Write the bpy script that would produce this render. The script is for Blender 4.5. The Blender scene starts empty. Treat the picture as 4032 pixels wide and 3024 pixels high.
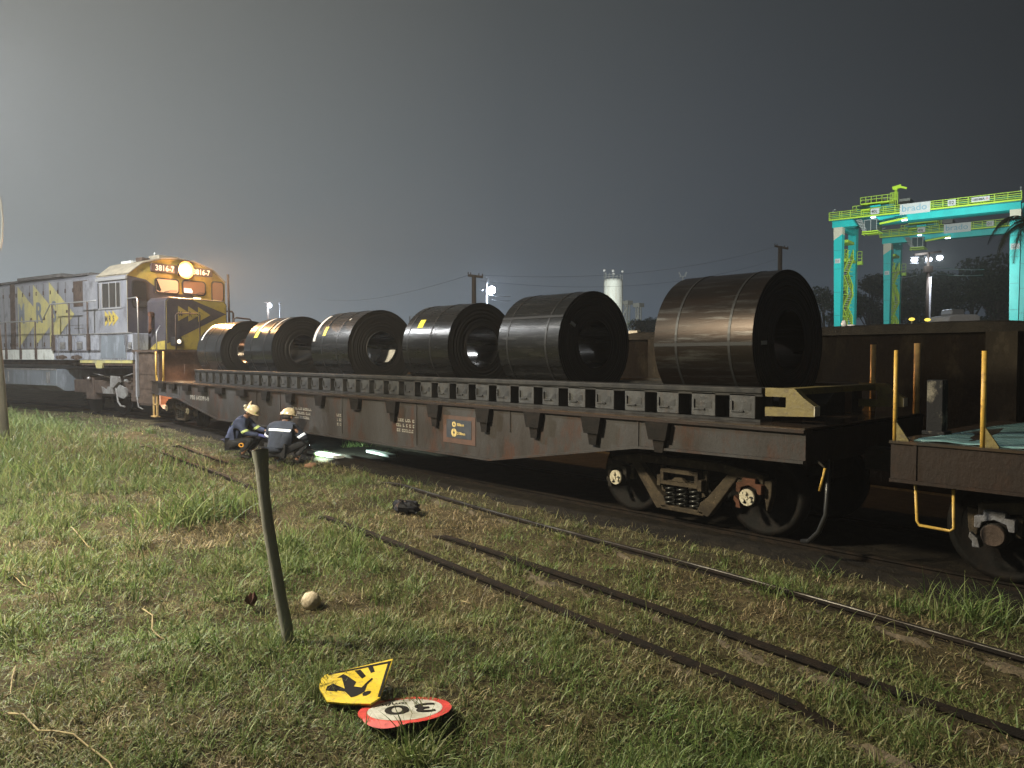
import bpy, bmesh, math, random
import numpy as np
from mathutils import Vector, Matrix
from mathutils.bvhtree import BVHTree
random.seed(7); rng = np.random.default_rng(11)
S = bpy.context.scene
COL = S.collection
PI = math.pi; R = math.radians
HC = 1.955
# ------------------------------------------------------------------ camera
cam = bpy.data.cameras.new('camera'); co = bpy.data.objects.new('camera', cam); COL.objects.link(co)
A = R(42); P = math.atan(104/2930)
FW = Vector((-math.cos(A)*math.cos(P), math.sin(A)*math.cos(P), -math.sin(P)))
RT = Vector((math.sin(A), math.cos(A), 0)); UP = RT.cross(FW)
co.matrix_world = Matrix(((RT.x, UP.x, -FW.x, 0), (RT.y, UP.y, -FW.y, 0), (RT.z, UP.z, -FW.z, HC), (0, 0, 0, 1)))
cam.sensor_width = 36; cam.lens = 36*2930/4032; cam.clip_start = .05; cam.clip_end = 3000
S.camera = co
def ray(x, y): return FW + RT*((x-2016)/2930) - UP*((y-1512)/2930)
def onY(x, y, Y):
    r = ray(x, y); return Vector((0, 0, HC)) + r*(Y/r.y)
def onZ(x, y, Z):
    r = ray(x, y); return Vector((0, 0, HC)) + r*((Z-HC)/r.z)
def far(x, y, d): return Vector((0, 0, HC)) + ray(x, y)*d
# ------------------------------------------------------------------ materials
def newmat(name):
    m = bpy.data.materials.new(name); m.use_nodes = True
    nt = m.node_tree; return m, nt, nt.nodes['Principled BSDF']
def setin(b, **k):
    for n, v in k.items():
        n = n.replace('_', ' ')
        b.inputs[n].default_value = v
def c4(c): return (c[0], c[1], c[2], 1)
def mat(name, base, rough=.6, metal=0, c2=None, c3=None, scale=4, stretch=(1, 1, 1), lo=.42, hi=.62, bump=0, bscale=30,
        rvar=0, spec=.5, fine=0, emit=None, es=0, coat=0):
    """mottled surface: base with patches of c2 (large noise) and c3 (streaky noise), rough + bump variation"""
    m, nt, b = newmat(name); N = nt.nodes; L = nt.links
    tc = N.new('ShaderNodeTexCoord'); mp = N.new('ShaderNodeMapping'); mp.inputs['Scale'].default_value = stretch
    L.new(tc.outputs['Object'], mp.inputs['Vector'])
    setin(b, Roughness=rough, Metallic=metal, Specular_IOR_Level=spec, Coat_Weight=coat)
    b.inputs['Base Color'].default_value = c4(base)
    col = None
    def nz(s, vec, det=5, rg=.6):
        n = N.new('ShaderNodeTexNoise'); n.inputs['Scale'].default_value = s; n.inputs['Detail'].default_value = det
        n.inputs['Roughness'].default_value = rg; L.new(vec, n.inputs['Vector']); return n
    def mix(fac, a, bb):
        x = N.new('ShaderNodeMix'); x.data_type = 'RGBA'
        L.new(fac, x.inputs['Factor'])
        for s, v in (('A', a), ('B', bb)):
            i = x.inputs[6 if s == 'A' else 7]
            if isinstance(v, tuple): i.default_value = c4(v)
            else: L.new(v, i)
        return x.outputs[2]
    def ramp(src, l, h):
        r = N.new('ShaderNodeMapRange'); r.inputs['From Min'].default_value = l; r.inputs['From Max'].default_value = h
        L.new(src, r.inputs['Value']); return r.outputs[0]
    n1 = nz(scale, mp.outputs[0])
    if c2: col = mix(ramp(n1.outputs[0], lo, hi), base, c2)
    if c3:
        n2 = nz(scale*2.7, mp.outputs[0], 6, .7); col = mix(ramp(n2.outputs[0], .52, .68), col or base, c3)
    if fine:
        n3 = nz(bscale*3, tc.outputs['Object'], 2); hs = N.new('ShaderNodeHueSaturation')
        mr = N.new('ShaderNodeMapRange'); mr.inputs['To Min'].default_value = 1-fine; mr.inputs['To Max'].default_value = 1+fine
        L.new(n3.outputs[0], mr.inputs['Value']); L.new(mr.outputs[0], hs.inputs['Value'])
        if col: L.new(col, hs.inputs['Color'])
        else: hs.inputs['Color'].default_value = c4(base)
        col = hs.outputs[0]
    if col: L.new(col, b.inputs['Base Color'])
    if rvar:
        mr = N.new('ShaderNodeMapRange'); mr.inputs['From Min'].default_value = .3; mr.inputs['From Max'].default_value = .7
        mr.inputs['To Min'].default_value = max(.03, rough-rvar); mr.inputs['To Max'].default_value = min(1, rough+rvar)
        L.new(n1.outputs[0], mr.inputs['Value']); L.new(mr.outputs[0], b.inputs['Roughness'])
    if bump:
        n4 = nz(bscale, mp.outputs[0], 6, .65); bp = N.new('ShaderNodeBump'); bp.inputs['Strength'].default_value = bump
        bp.inputs['Distance'].default_value = .02; L.new(n4.outputs[0], bp.inputs['Height']); L.new(bp.outputs[0], b.inputs['Normal'])
    if emit:
        b.inputs['Emission Color'].default_value = c4(emit); b.inputs['Emission Strength'].default_value = es
    return m
M = {}
M['wagon'] = mat('wagon_paint', (.022, .0165, .0125), .62, 0, (.042, .04, .039), (.045, .02, .011), 1.1, (1, 1, .45), .4, .62, .35, 24, .12, fine=.35, spec=0.22)
M['wagon2'] = mat('wagon_paint_brown', (.02, .012, .008), .6, 0, (.015, .0105, .008), (.028, .014, .008), 1.5, (1, 1, .5), .4, .62, .3, 24, .1, fine=.3, spec=0.22)
M['deck'] = mat('wet_deck', (.045, .03, .02), .14, 0, (.03, .025, .022), (.06, .036, .024), 2.2, (1, 1, 1), .4, .6, .1, 14, .1, spec=.8)
M['rack'] = mat('rack_steel', (.022, .022, .022), .55, .1, (.042, .042, .04), (.032, .023, .017), 5, (1, 1, .6), .45, .62, .4, 30, .15, fine=.3)
M['rackdark'] = mat('rack_dark', (.022, .022, .022), .6, .2, (.04, .038, .035), None, 6, bump=.3, spec=0.12)
M['pocket'] = mat('pocket_iron', (.007, .006, .005), .8, 0, (.012, .009, .007), None, 8, bump=.3, spec=0.12)
M['bogie'] = mat('bogie_iron', (.058, .046, .031), .8, 0, (.034, .027, .02), (.085, .064, .042), 5, bump=.5, bscale=40, fine=.3, spec=0.12)
M['bogiedark'] = mat('bogie_dark', (.018, .016, .014), .8, 0, (.03, .026, .02), None, 6, bump=.4, spec=0.12)
M['adapter'] = mat('adapter_rust', (.10, .045, .028), .8, 0, (.06, .03, .018), None, 8, bump=.5, fine=.3, spec=0.12)
M['adaptergrey'] = mat('adapter_grey', (.13, .13, .14), .75, 0, (.08, .075, .075), None, 8, bump=.5, fine=.3)
M['cream'] = mat('cream_paint', (.46, .42, .31), .55, 0, (.31, .27, .19), (.17, .135, .09), 12, lo=.5, hi=.75, bump=.2)
M['spring'] = mat('spring_steel', (.07, .07, .065), .3, .7, (.03, .03, .03), None, 8)
M['wheel'] = mat('wheel_steel', (.006, .006, .0055), .7, .0, (.009, .007, .006), (.014, .01, .007), 5, bump=.3, spec=0.12)
M['yellow'] = mat('stake_yellow', (.52, .33, .06), .5, 0, (.42, .25, .05), (.2, .11, .04), 7, lo=.45, hi=.7, bump=.2)
M['olive'] = mat('stop_yellow', (.15, .115, .028), .6, 0, (.11, .085, .025), (.07, .048, .02), 5, bump=.3)
M['copper'] = mat('stake_worn', (.5, .34, .13), .45, .1, (.36, .22, .09), None, 7, bump=.2)
M['hose'] = mat('hose_rubber', (.015, .015, .015), .35)
M['peel'] = mat('peeling_paint', (.01, .01, .011), .6, 0, (.009, .009, .01), (.2, .18, .14), 1.7, (1, 1, .8), .4, .6, .2, spec=.15)
M['black'] = mat('black_paint', (.012, .012, .012), .5)
M['blackbag'] = mat('black_plastic', (.006, .006, .007), .5, bump=.9, bscale=14, spec=.08)
# coil skins
def coilmat(name, a, b2, c3, rough):
    m = mat(name, a, rough, .85, b2, c3, 1.2, (.35, 4, 4), .4, .65, .05, 20, .08, fine=.2); return m
M['coil'] = coilmat('coil_steel', (.04, .04, .0395), (.024, .024, .0235), (.085, .083, .08), .27)
M['coilblue'] = coilmat('coil_steel_bright', (.065, .067, .07), (.04, .04, .04), (.12, .12, .12), .2)
M['coilrust'] = coilmat('coil_steel_rusty', (.024, .0205, .018), (.022, .015, .011), (.062, .06, .057), .34)
def facemat():
    m, nt, b = newmat('coil_edges'); N = nt.nodes; L = nt.links
    tc = N.new('ShaderNodeTexCoord'); w = N.new('ShaderNodeTexWave'); w.wave_type = 'RINGS'; w.rings_direction = 'X'
    w.inputs['Scale'].default_value = 14; w.inputs['Distortion'].default_value = .6; w.inputs['Detail'].default_value = 3
    L.new(tc.outputs['Object'], w.inputs['Vector'])
    bp = N.new('ShaderNodeBump'); bp.inputs['Strength'].default_value = .25; bp.inputs['Distance'].default_value = .006
    L.new(w.outputs['Fac'], bp.inputs['Height']); L.new(bp.outputs[0], b.inputs['Normal'])
    r = N.new('ShaderNodeMix'); r.data_type = 'RGBA'; r.inputs[6].default_value = (.011, .0105, .01, 1); r.inputs[7].default_value = (.024, .022, .02, 1)
    L.new(w.outputs['Fac'], r.inputs['Factor']); L.new(r.outputs[2], b.inputs['Base Color'])
    setin(b, Roughness=.55, Metallic=.4); return m
M['coilface'] = facemat()
M['strap'] = mat('strap_steel', (.02, .02, .02), .45, .5)
M['clip'] = mat('strap_clip', (.45, .45, .44), .35, .6)
M['tagyellow'] = mat('tag_yellow', (.78, .66, .04), .6, 0, (.7, .58, .04), None, 20)
M['tagwhite'] = mat('tag_white', (.62, .6, .55), .7, 0, (.5, .48, .44), (.3, .29, .27), 18)
# locomotive
M['lgrey'] = mat('loco_grey', (.15, .155, .175), .42, .1, (.21, .215, .23), (.085, .085, .095), 1.6, (1, 1, .4), .4, .62, .1, 12, .12, fine=.15, coat=.2)
M['lbox'] = mat('loco_grey_box', (.19, .2, .235), .3, .2, (.27, .285, .32), (.11, .11, .125), 1.8, (1, 1, .35), .42, .6, .12, 9, .12, fine=.15, coat=.3)
M['lyellow'] = mat('loco_yellow', (.34, .26, .05), .5, 0, (.27, .21, .05), (.18, .145, .05), 2.2, lo=.45, hi=.7, bump=.08, fine=.15)
M['lpale'] = mat('loco_faded_yellow', (.36, .32, .12), .45, 0, (.28, .26, .13), (.2, .19, .13), 2.5, (1, 1, .3), fine=.12)
M['ldark'] = mat('loco_dark_blue', (.035, .032, .042), .5, 0, (.05, .046, .05), (.028, .025, .03), 2.5, bump=.15, fine=.3)
M['lroof'] = mat('loco_roof', (.25, .22, .16), .6, 0, (.17, .155, .12), None, 3, bump=.15, fine=.15)
M['lhroof'] = mat('loco_hood_roof', (.05, .048, .045), .7, 0, (.08, .075, .07), None, 3)
M['lwhite'] = mat('loco_white', (.46, .48, .45), .5, 0, (.36, .38, .36), (.24, .24, .21), 3, (1, 1, .4), lo=.5, hi=.7, fine=.12)
M['lbrown'] = mat('loco_dirt', (.05, .036, .028), .75, 0, (.08, .058, .045), (.035, .028, .024), 4, bump=.4, fine=.3, spec=0.12)
M['ltank'] = mat('loco_tank', (.13, .15, .17), .4, .1, (.09, .10, .11), (.2, .22, .25), 1.5, (1, 1, .3), fine=.2)
M['ltruck'] = mat('loco_truck', (.045, .034, .028), .8, 0, (.07, .052, .042), None, 5, bump=.5, fine=.3, spec=0.12)
M['ltruckg'] = mat('loco_truck_grey', (.16, .16, .155), .7, 0, (.1, .095, .09), None, 6, bump=.4, fine=.2)
M['silver'] = mat('bare_steel', (.4, .4, .4), .35, .6)
M['glassdark'] = mat('dark_glass', (.02, .018, .015), .08, 0, spec=.8)
M['glasslit'] = mat('lit_glass', (.3, .2, .12), .2, emit=(1, .5, .27), es=.75)
M['glassdim'] = mat('dim_glass', (.12, .07, .04), .15, emit=(1, .42, .22), es=.16)
M['paper'] = mat('paper_sheet', (.6, .66, .72), .7, emit=(.7, .8, 1), es=.3)  # emission stands in for cab light falling on the paper
M['board'] = mat('number_board', (.06, .04, .04), .5)
M['boardtxt'] = mat('number_text', (.85, .7, .6), .6, emit=(1, .62, .4), es=.35)
M['boardlit'] = mat('number_text_lit', (.9, .8, .7), .6, emit=(1, .7, .4), es=1.0)
M['lamp_hot'] = mat('headlamp_glow', (1, .8, .5), .5, emit=(1, .62, .22), es=160)
M['lamp_bloom'] = mat('headlamp_bloom', (.9, .5, .2), .3, emit=(1, .5, .16), es=4.5)  # emissive tones of the headlight's bloom, brightest innermost
M['lamp_bloom_mid'] = mat('headlamp_bloom_mid', (.8, .4, .15), .3, emit=(1, .4, .1), es=1.7)
M['lamp_bloom_dim'] = mat('headlamp_bloom_rim', (.6, .28, .1), .3, emit=(1, .33, .07), es=.7)
M['lamp_soft'] = mat('ditch_glow', (.9, .8, .6), .2, emit=(1, .85, .6), es=1.6)
M['plow'] = mat('plow_paint_lit', (.75, .42, .26), .6, 0, (.6, .32, .2), None, 4)  # orange lamplight on the plow is mixed into this colour
# crane + terminal
M['teal'] = mat('crane_teal', (.006, .43, .42), .45, 0, (.006, .37, .37), None, .6, (1, 1, .3), fine=.08)
M['tealdark'] = mat('crane_teal_inner', (.02, .2, .21), .55)
M['lime'] = mat('crane_lime', (.42, .6, .03), .5, 0, (.38, .55, .04), None, 1)
M['limerail'] = mat('crane_lime_rail', (.36, .52, .05), .5)
M['beige'] = mat('crane_beige', (.5, .45, .36), .6)
M['white'] = mat('sign_white', (.47, .47, .47), .6, 0, (.43, .43, .43), None, 6)
M['logoblue'] = mat('logo_blue', (.1, .27, .38), .6)
M['logored'] = mat('logo_red', (.5, .1, .1), .6)
M['txt'] = mat('sign_text', (.05, .05, .055), .6)
M['dummy'] = M['txt']
M['cabglass'] = mat('crane_cab_glass', (.03, .05, .055), .15, 0, spec=.8)
M['crmach'] = mat('crane_machinery', (.12, .12, .11), .6, .2)
M['silo'] = mat('silo_paint', (.62, .64, .6), .7, 0, (.52, .52, .48), (.4, .34, .27), .5, (1, 1, .15), fine=.1)
M['steelgrey'] = mat('galvanised', (.3, .31, .31), .5, .3)
M['wood'] = mat('pole_wood', (.09, .07, .05), .85, 0, (.06, .048, .036), None, 6, (1, 1, .2), bump=.5)
M['polecon'] = mat('pole_concrete', (.2, .19, .165), .85, 0, (.15, .145, .13), None, 5, (1, 1, .3), bump=.3, fine=.2)
M['wire'] = mat('wire_black', (.02, .02, .02), .5)
M['wirelit'] = mat('wire_bare', (.5, .5, .5), .3, .8)
M['flood'] = mat('flood_glow', (1, 1, 1), .5, emit=(.75, .86, 1), es=60)
M['flood2'] = mat('flood_glow_soft', (1, 1, 1), .5, emit=(.8, .88, 1), es=9)
M['sodium'] = mat('street_glow', (1, .95, .85), .5, emit=(1, .94, .82), es=40)
M['amber'] = mat('amber_glow', (1, .8, .2), .5, emit=(1, .75, .1), es=1.5)
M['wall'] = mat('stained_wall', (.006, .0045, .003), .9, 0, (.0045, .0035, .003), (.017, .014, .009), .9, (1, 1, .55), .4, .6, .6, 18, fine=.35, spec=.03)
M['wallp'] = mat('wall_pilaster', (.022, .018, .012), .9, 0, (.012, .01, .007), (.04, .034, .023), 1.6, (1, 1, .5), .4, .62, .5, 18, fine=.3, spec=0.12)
M['wallcap'] = mat('wall_cap_dirt', (.02, .018, .014), .95, 0, (.012, .011, .009), None, 3, bump=.8, spec=0.12)
# ground things
M['rail'] = mat('rail_rust', (.011, .009, .0075), .75, .0, (.02, .014, .010), None, 9, (1, 1, 1), bump=.4, bscale=60, fine=.3, spec=0.12)
M['railtop'] = mat('rail_polished', (.09, .085, .075), .48, .7, (.03, .025, .02), None, 1.7, lo=.4, hi=.55, rvar=.08)
M['sleeper'] = mat('sleeper_wood', (.035, .028, .022), .9, bump=.6)
M['dirt'] = mat('rail_dirt', (.095, .073, .044), .95, 0, (.06, .048, .03), (.13, .10, .063), 6, bump=.7, bscale=50, fine=.3)
M['post'] = mat('post_pipe', (.2, .2, .17), .75, 0, (.15, .15, .125), (.25, .24, .2), 14, (1, 1, .3), bump=.35, bscale=80, fine=.25)
M['postin'] = mat('post_inside', (.02, .02, .018), .9)
M['signyel'] = mat('sign_yellow', (.6, .44, .015), .55, 0, (.53, .37, .02), (.34, .26, .05), 16, lo=.5, hi=.75, fine=.12)
M['signblk'] = mat('sign_black', (.01, .009, .008), .8, spec=.15)
M['signwht'] = mat('sign_face_white', (.42, .42, .38), .6, 0, (.33, .33, .28), (.2, .19, .15), 11, lo=.42, hi=.7, fine=.1)
M['signred'] = mat('sign_red', (.36, .02, .016), .6, 0, (.5, .04, .03), None, 14, fine=.15)
M['alu'] = mat('sign_back', (.4, .4, .4), .5, .6)
M['rock'] = mat('rock_pale', (.42, .36, .26), .9, 0, (.3, .25, .17), (.48, .42, .32), 9, bump=.8, bscale=30, fine=.2)
M['brick'] = mat('brick_rubble', (.26, .13, .07), .9, 0, (.18, .1, .06), None, 12, bump=.8)
M['leafred'] = mat('dead_leaf', (.06, .018, .012), .6, 0, (.1, .03, .018), None, 18)
M['stem'] = mat('dry_stem', (.26, .21, .10), .8, 0, (.17, .13, .065), None, 12)
# people
M['skin'] = mat('skin', (.22, .12, .075), .55, 0, (.2, .1, .065), None, 20)
M['hair'] = mat('hair', (.02, .014, .011), .7)
M['navy'] = mat('jacket_navy', (.045, .06, .125), .85, 0, (.034, .046, .095), None, 7, bump=.5, bscale=14, fine=.2)
M['navy2'] = mat('jacket_charcoal', (.04, .052, .085), .85, 0, (.03, .038, .062), None, 7, bump=.5, bscale=14, fine=.2)
M['trouser'] = mat('trousers_dark', (.014, .015, .019), .85, 0, (.02, .021, .026), None, 9, bump=.5, bscale=14)
M['boot'] = mat('boot_black', (.01, .009, .008), .6)
M['helmet'] = mat('helmet_cream', (.62, .52, .34), .35, 0, (.56, .47, .31), None, 10)
M['strip'] = mat('reflective_lime', (.62, .75, .3), .35)
M['stripw'] = mat('reflective_white_emit', (.92, .95, .97), .3, emit=(.9, .95, 1), es=.55)  # emission stands in for light thrown back by the strips
M['glove'] = mat('glove_blue', (.09, .11, .34), .7)
M['orange'] = mat('tape_orange', (.75, .36, .05), .6)
M['muff'] = mat('ear_muff', (.02, .02, .02), .5)
# ------------------------------------------------------------------ builders
WM = {}
class MB:
    def __init__(s): s.v = []; s.f = []; s.mi = []; s.k = 0; s.sm = []; s.smooth = False
    def add(s, vs, fs):
        o = len(s.v); s.v += [Vector(x) for x in vs]
        for f in fs: s.f.append([i+o for i in f]); s.mi.append(s.k); s.sm.append(s.smooth)
        return s
    def box(s, x0, x1, y0, y1, z0, z1):
        return s.add([(x, y, z) for x in (x0, x1) for y in (y0, y1) for z in (z0, z1)],
                     [(0, 1, 3, 2), (4, 6, 7, 5), (0, 4, 5, 1), (2, 3, 7, 6), (0, 2, 6, 4), (1, 5, 7, 3)])
    def prism(s, pts, axis, a, b):
        """polygon in the plane normal to axis ('x','y','z'), extruded from a to b"""
        def mk(p, t): return {'x': (t, p[0], p[1]), 'y': (p[0], t, p[1]), 'z': (p[0], p[1], t)}[axis]
        n = len(pts); vs = [mk(p, a) for p in pts]+[mk(p, b) for p in pts]
        return s.add(vs, [tuple(range(n))[::-1], tuple(range(n, 2*n))]+[(i, (i+1) % n, n+(i+1) % n, n+i) for i in range(n)])
    def tube(s, pts, r, n=8, cap=True):
        pts = [Vector(p) for p in pts]; rs = r if isinstance(r, (list, tuple)) else [r]*len(pts)
        rings = []; prev = None
        for i, p in enumerate(pts):
            t = (pts[min(i+1, len(pts)-1)]-pts[max(i-1, 0)]).normalized()
            if prev is None:
                a = Vector((0, 0, 1)) if abs(t.z) < .9 else Vector((1, 0, 0)); u = t.cross(a).normalized()
            else: u = (prev-t*prev.dot(t)).normalized()
            prev = u; w = t.cross(u)
            rings.append([p+(u*math.cos(2*PI*k/n)+w*math.sin(2*PI*k/n))*rs[i] for k in range(n)])
        vs = [v for g in rings for v in g]; fs = []
        for i in range(len(pts)-1):
            for k in range(n): fs.append((i*n+k, i*n+(k+1) % n, (i+1)*n+(k+1) % n, (i+1)*n+k))
        if cap: fs.append(tuple(range(n))[::-1]); fs.append(tuple(range(len(vs)-n, len(vs))))
        sm = s.smooth; s.smooth = True; s.add(vs, fs); s.smooth = sm
        if cap: s.sm[-1] = s.sm[-2] = False
        return s
    def bar(s, p, q, w, h, up=(0, 0, 1)):
        p = Vector(p); q = Vector(q); t = (q-p).normalized(); u = Vector(up)
        if abs(t.dot(u)) > .97: u = Vector((0, 1, 0))
        a = t.cross(u).normalized(); b = a.cross(t)
        vs = [e+a*(i*w/2)+b*(j*h/2) for e in (p, q) for i in (-1, 1) for j in (-1, 1)]
        return s.add(vs, [(0, 1, 3, 2), (4, 6, 7, 5), (0, 4, 5, 1), (2, 3, 7, 6), (0, 2, 6, 4), (1, 5, 7, 3)])
    def lathe(s, prof, c, axis='z', n=32):
        """prof: list of (radius, along); revolved about axis through c"""
        vs = []; m = len(prof); c = Vector(c)
        for k in range(n):
            a = 2*PI*k/n; ca, sa = math.cos(a), math.sin(a)
            for r, t in prof:
                d = {'z': (r*ca, r*sa, t), 'x': (t, r*ca, r*sa), 'y': (r*ca, t, r*sa)}[axis]; vs.append(c+Vector(d))
        fs = []
        for k in range(n):
            for i in range(m-1):
                a, b = k*m+i, ((k+1) % n)*m+i
                fs.append((a, b, b+1, a+1))
        return s.add(vs, fs)
    def disc(s, c, r, axis, n=24):
        return s.lathe([(0.0001, 0), (r, 0)], c, axis, n)
    def ball(s, c, r, n=12, sc=(1, 1, 1), jit=0, seed=0):
        rr = random.Random(seed); vs = []; fs = []; m = n//2
        for i in range(m+1):
            for k in range(n):
                th = PI*i/m; ph = 2*PI*k/n; q = 1+rr.uniform(-jit, jit) if 0 < i < m else 1
                vs.append(Vector(c)+Vector((math.sin(th)*math.cos(ph)*sc[0], math.sin(th)*math.sin(ph)*sc[1], math.cos(th)*sc[2]))*r*q)
        for i in range(m):
            for k in range(n): fs.append((i*n+k, (i+1)*n+k, (i+1)*n+(k+1) % n, i*n+(k+1) % n))
        sm = s.smooth; s.smooth = True; s.add(vs, fs); s.smooth = sm; return s
    def build(s, name, m, parent=None, world=False, bevel=0, fix=True):
        me = bpy.data.meshes.new(name)
        root = parent
        while root is not None and root.parent is not None: root = root.parent
        inv = WM[root.name].inverted() if (world and root is not None) else None
        vs = [(inv @ v) if inv else v for v in s.v]
        me.from_pydata([tuple(v) for v in vs], [], s.f)
        ms = m if isinstance(m, (list, tuple)) else [m]
        for q in ms: me.materials.append(M[q])
        me.polygons.foreach_set('material_index', s.mi); me.polygons.foreach_set('use_smooth', s.sm)
        if fix:
            bm = bmesh.new(); bm.from_mesh(me); bmesh.ops.remove_doubles(bm, verts=bm.verts, dist=1e-5)
            bmesh.ops.recalc_face_normals(bm, faces=bm.faces); bm.to_mesh(me); bm.free()
        me.update()
        o = bpy.data.objects.new(name, me); COL.objects.link(o)
        if parent: o.parent = parent
        if bevel:
            b = o.modifiers.new('edge', 'BEVEL'); b.width = bevel; b.segments = 2; b.limit_method = 'ANGLE'; b.angle_limit = R(40)
        return o
def tag(o, label=None, cat=None, group=None, kind=None):
    if label: o['label'] = label
    if cat: o['category'] = cat
    if group: o['group'] = group
    if kind: o['kind'] = kind
    return o
def thing(name, label, cat, loc=(0, 0, 0), rz=0, group=None):
    o = bpy.data.objects.new(name, None); COL.objects.link(o); o.empty_display_size = .2
    o.location = loc; o.rotation_euler = (0, 0, rz)
    WM[o.name] = Matrix.Translation(Vector(loc)) @ Matrix.Rotation(rz, 4, 'Z')
    return tag(o, label, cat, group)
def copy_tree(o, parent=None):
    c = o.copy(); COL.objects.link(c)
    if parent: c.parent = parent
    for ch in list(o.children): copy_tree(ch, c)
    return c
def fr(o, u, v):
    """matrix with local x along u, local y along v"""
    u = Vector(u).normalized(); v = Vector(v); v = (v-u*v.dot(u)).normalized(); n = u.cross(v)
    return Matrix(((u.x, v.x, n.x, o[0]), (u.y, v.y, n.y, o[1]), (u.z, v.z, n.z, o[2]), (0, 0, 0, 1)))
def text(s, size, m, parent, F, name='lettering', sx=1, bold=0, align='LEFT', sp=1):
    cu = bpy.data.curves.new('t', 'FONT'); cu.body = s; cu.size = size; cu.extrude = .0015; cu.align_x = align; cu.offset = bold; cu.space_character = sp
    cu.resolution_u = 3
    t = bpy.data.objects.new('t', cu); COL.objects.link(t)
    dg = bpy.context.evaluated_depsgraph_get(); dg.update()
    me = bpy.data.meshes.new_from_object(t.evaluated_get(dg)); bpy.data.objects.remove(t); bpy.data.curves.remove(cu)
    me.transform(F @ Matrix.Diagonal((sx, 1, 1, 1))); me.materials.clear(); me.materials.append(M[m]); me.name = name
    o = bpy.data.objects.new(name, me); COL.objects.link(o); o.parent = parent; return o
def decal(polys, m, parent, F, name, t=.003):
    b = MB()
    for p in polys: b.prism(p, 'z', 0, t)
    b.v = [F @ v for v in b.v]; return b.build(name, m, parent)
def light(name, kind, loc, power, color, rad=.1, target=None, spot=60, blend=.5, parent=None):
    l = bpy.data.lights.new(name, kind); l.energy = power; l.color = color; l.shadow_soft_size = rad
    o = bpy.data.objects.new(name, l); COL.objects.link(o); o.location = loc
    if kind == 'SPOT':
        l.spot_size = R(spot); l.spot_blend = blend
        o.rotation_euler = (Vector(target)-Vector(loc)).to_track_quat('-Z', 'Y').to_euler()
    return o
def skinmesh(name, J, E, m, parent, levels=2, root=None):
    names = list(J); me = bpy.data.meshes.new(name)
    me.from_pydata([J[n][0] for n in names], [], [(names.index(a), names.index(b)) for a, b in E])
    o = bpy.data.objects.new(name, me); COL.objects.link(o)
    sk = o.modifiers.new('s', 'SKIN'); sk.use_smooth_shade = True
    if not me.skin_vertices: 
        pass
    for i, n in enumerate(names):
        r = J[n][1]; r = r if isinstance(r, tuple) else (r, r)
        me.skin_vertices[0].data[i].radius = r
        me.skin_vertices[0].data[i].use_root = (n == (root or names[0]))
    ss = o.modifiers.new('ss', 'SUBSURF'); ss.levels = levels; ss.render_levels = levels
    dg = bpy.context.evaluated_depsgraph_get(); dg.update()
    me2 = bpy.data.meshes.new_from_object(o.evaluated_get(dg)); bpy.data.objects.remove(o); bpy.data.meshes.remove(me)
    me2.name = name; me2.materials.clear(); me2.materials.append(M[m])
    me2.polygons.foreach_set('use_smooth', [True]*len(me2.polygons))
    o = bpy.data.objects.new(name, me2); COL.objects.link(o); o.parent = parent; return o
# ------------------------------------------------------------------ terrain
def vnoise(x, y, seed=0):
    xi = np.floor(x).astype(np.int64); yi = np.floor(y).astype(np.int64); fx = x-xi; fy = y-yi
    def h(a, b):
        n = (a*374761393+b*668265263+seed*1442695041) & 0x7fffffff; n = ((n ^ (n >> 13))*1274126177) & 0x7fffffff
        return ((n ^ (n >> 16)) & 0xffff)/65535.
    u = fx*fx*(3-2*fx); v = fy*fy*(3-2*fy)
    return (h(xi, yi)*(1-u)+h(xi+1, yi)*u)*(1-v)+(h(xi, yi+1)*(1-u)+h(xi+1, yi+1)*u)*v
def fbm(x, y, seed=0, o=4):
    s = 0; a = .5
    for i in range(o): s = s+a*vnoise(x, y, seed+i); x = x*2.03+3.1; y = y*2.03+1.7; a *= .5
    return s/(1-.5**o)
RAILS = {'R1': (5.68, -.0765), 'R2': (4.545, -.0625), 'R3': (3.915, -.0655)}
def railY(k, x): a, b = RAILS[k]; return a+b*x
def buried(k, x):
    """0 where the rail lies clear, 1 where soil and grass cover it"""
    x = np.asarray(x, float); st = lambda a, b: np.clip((x-a)/(b-a), 0, 1)
    if k == 'R1': return 1-st(-11.2, -9.8)
    if k == 'R2': return np.maximum(np.minimum(st(-13.9, -13.2), 1-st(-7.4, -6.6)), 1-st(-18.5, -17.5))
    return np.maximum(np.maximum(np.minimum(st(-11.3, -10.8), 1-st(-9.2, -8.5)), 1-st(-19, -18)), .9*np.exp(-((x+1.55)/.28)**2))
def ground_h(x, y):
    x = np.asarray(x, float); y = np.asarray(y, float)
    r = np.hypot(x, y); w = np.clip((60-r)/40, 0, 1)
    h = -.10+w*((fbm(x*.6, y*.6, 3)-.5)*.2+(fbm(x*2.3, y*2.3, 9, 3)-.5)*.11+(fbm(x*8, y*8, 19, 2)-.5)*.03)
    # verge on the near side of the loco is a low bank
    bank = np.clip((4.6-y)/2.5, 0, 1)*np.clip((-x-13)/8, 0, 1)
    h = h+.22*bank*w
    for k in RAILS:                       # the rails run in shallow cleared strips
        d = np.abs(y-(RAILS[k][0]+RAILS[k][1]*x)); q = np.clip(1-d/.35, 0, 1)*(x > -19)*(1-buried(k, x))
        h = h*(1-q)+q*(-.075)
    q = np.clip((y-6.5)/.6, 0, 1)*np.clip((14-y)/1, 0, 1); h = h*(1-q)+q*(-.13)
    return h
def grid_axis(c, near, step, lim, grow):
    a = [0]
    while a[-1] < lim: a.append(a[-1]+(step if a[-1] < near else step*grow**(len(a)-near/step)))
    return a
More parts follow.
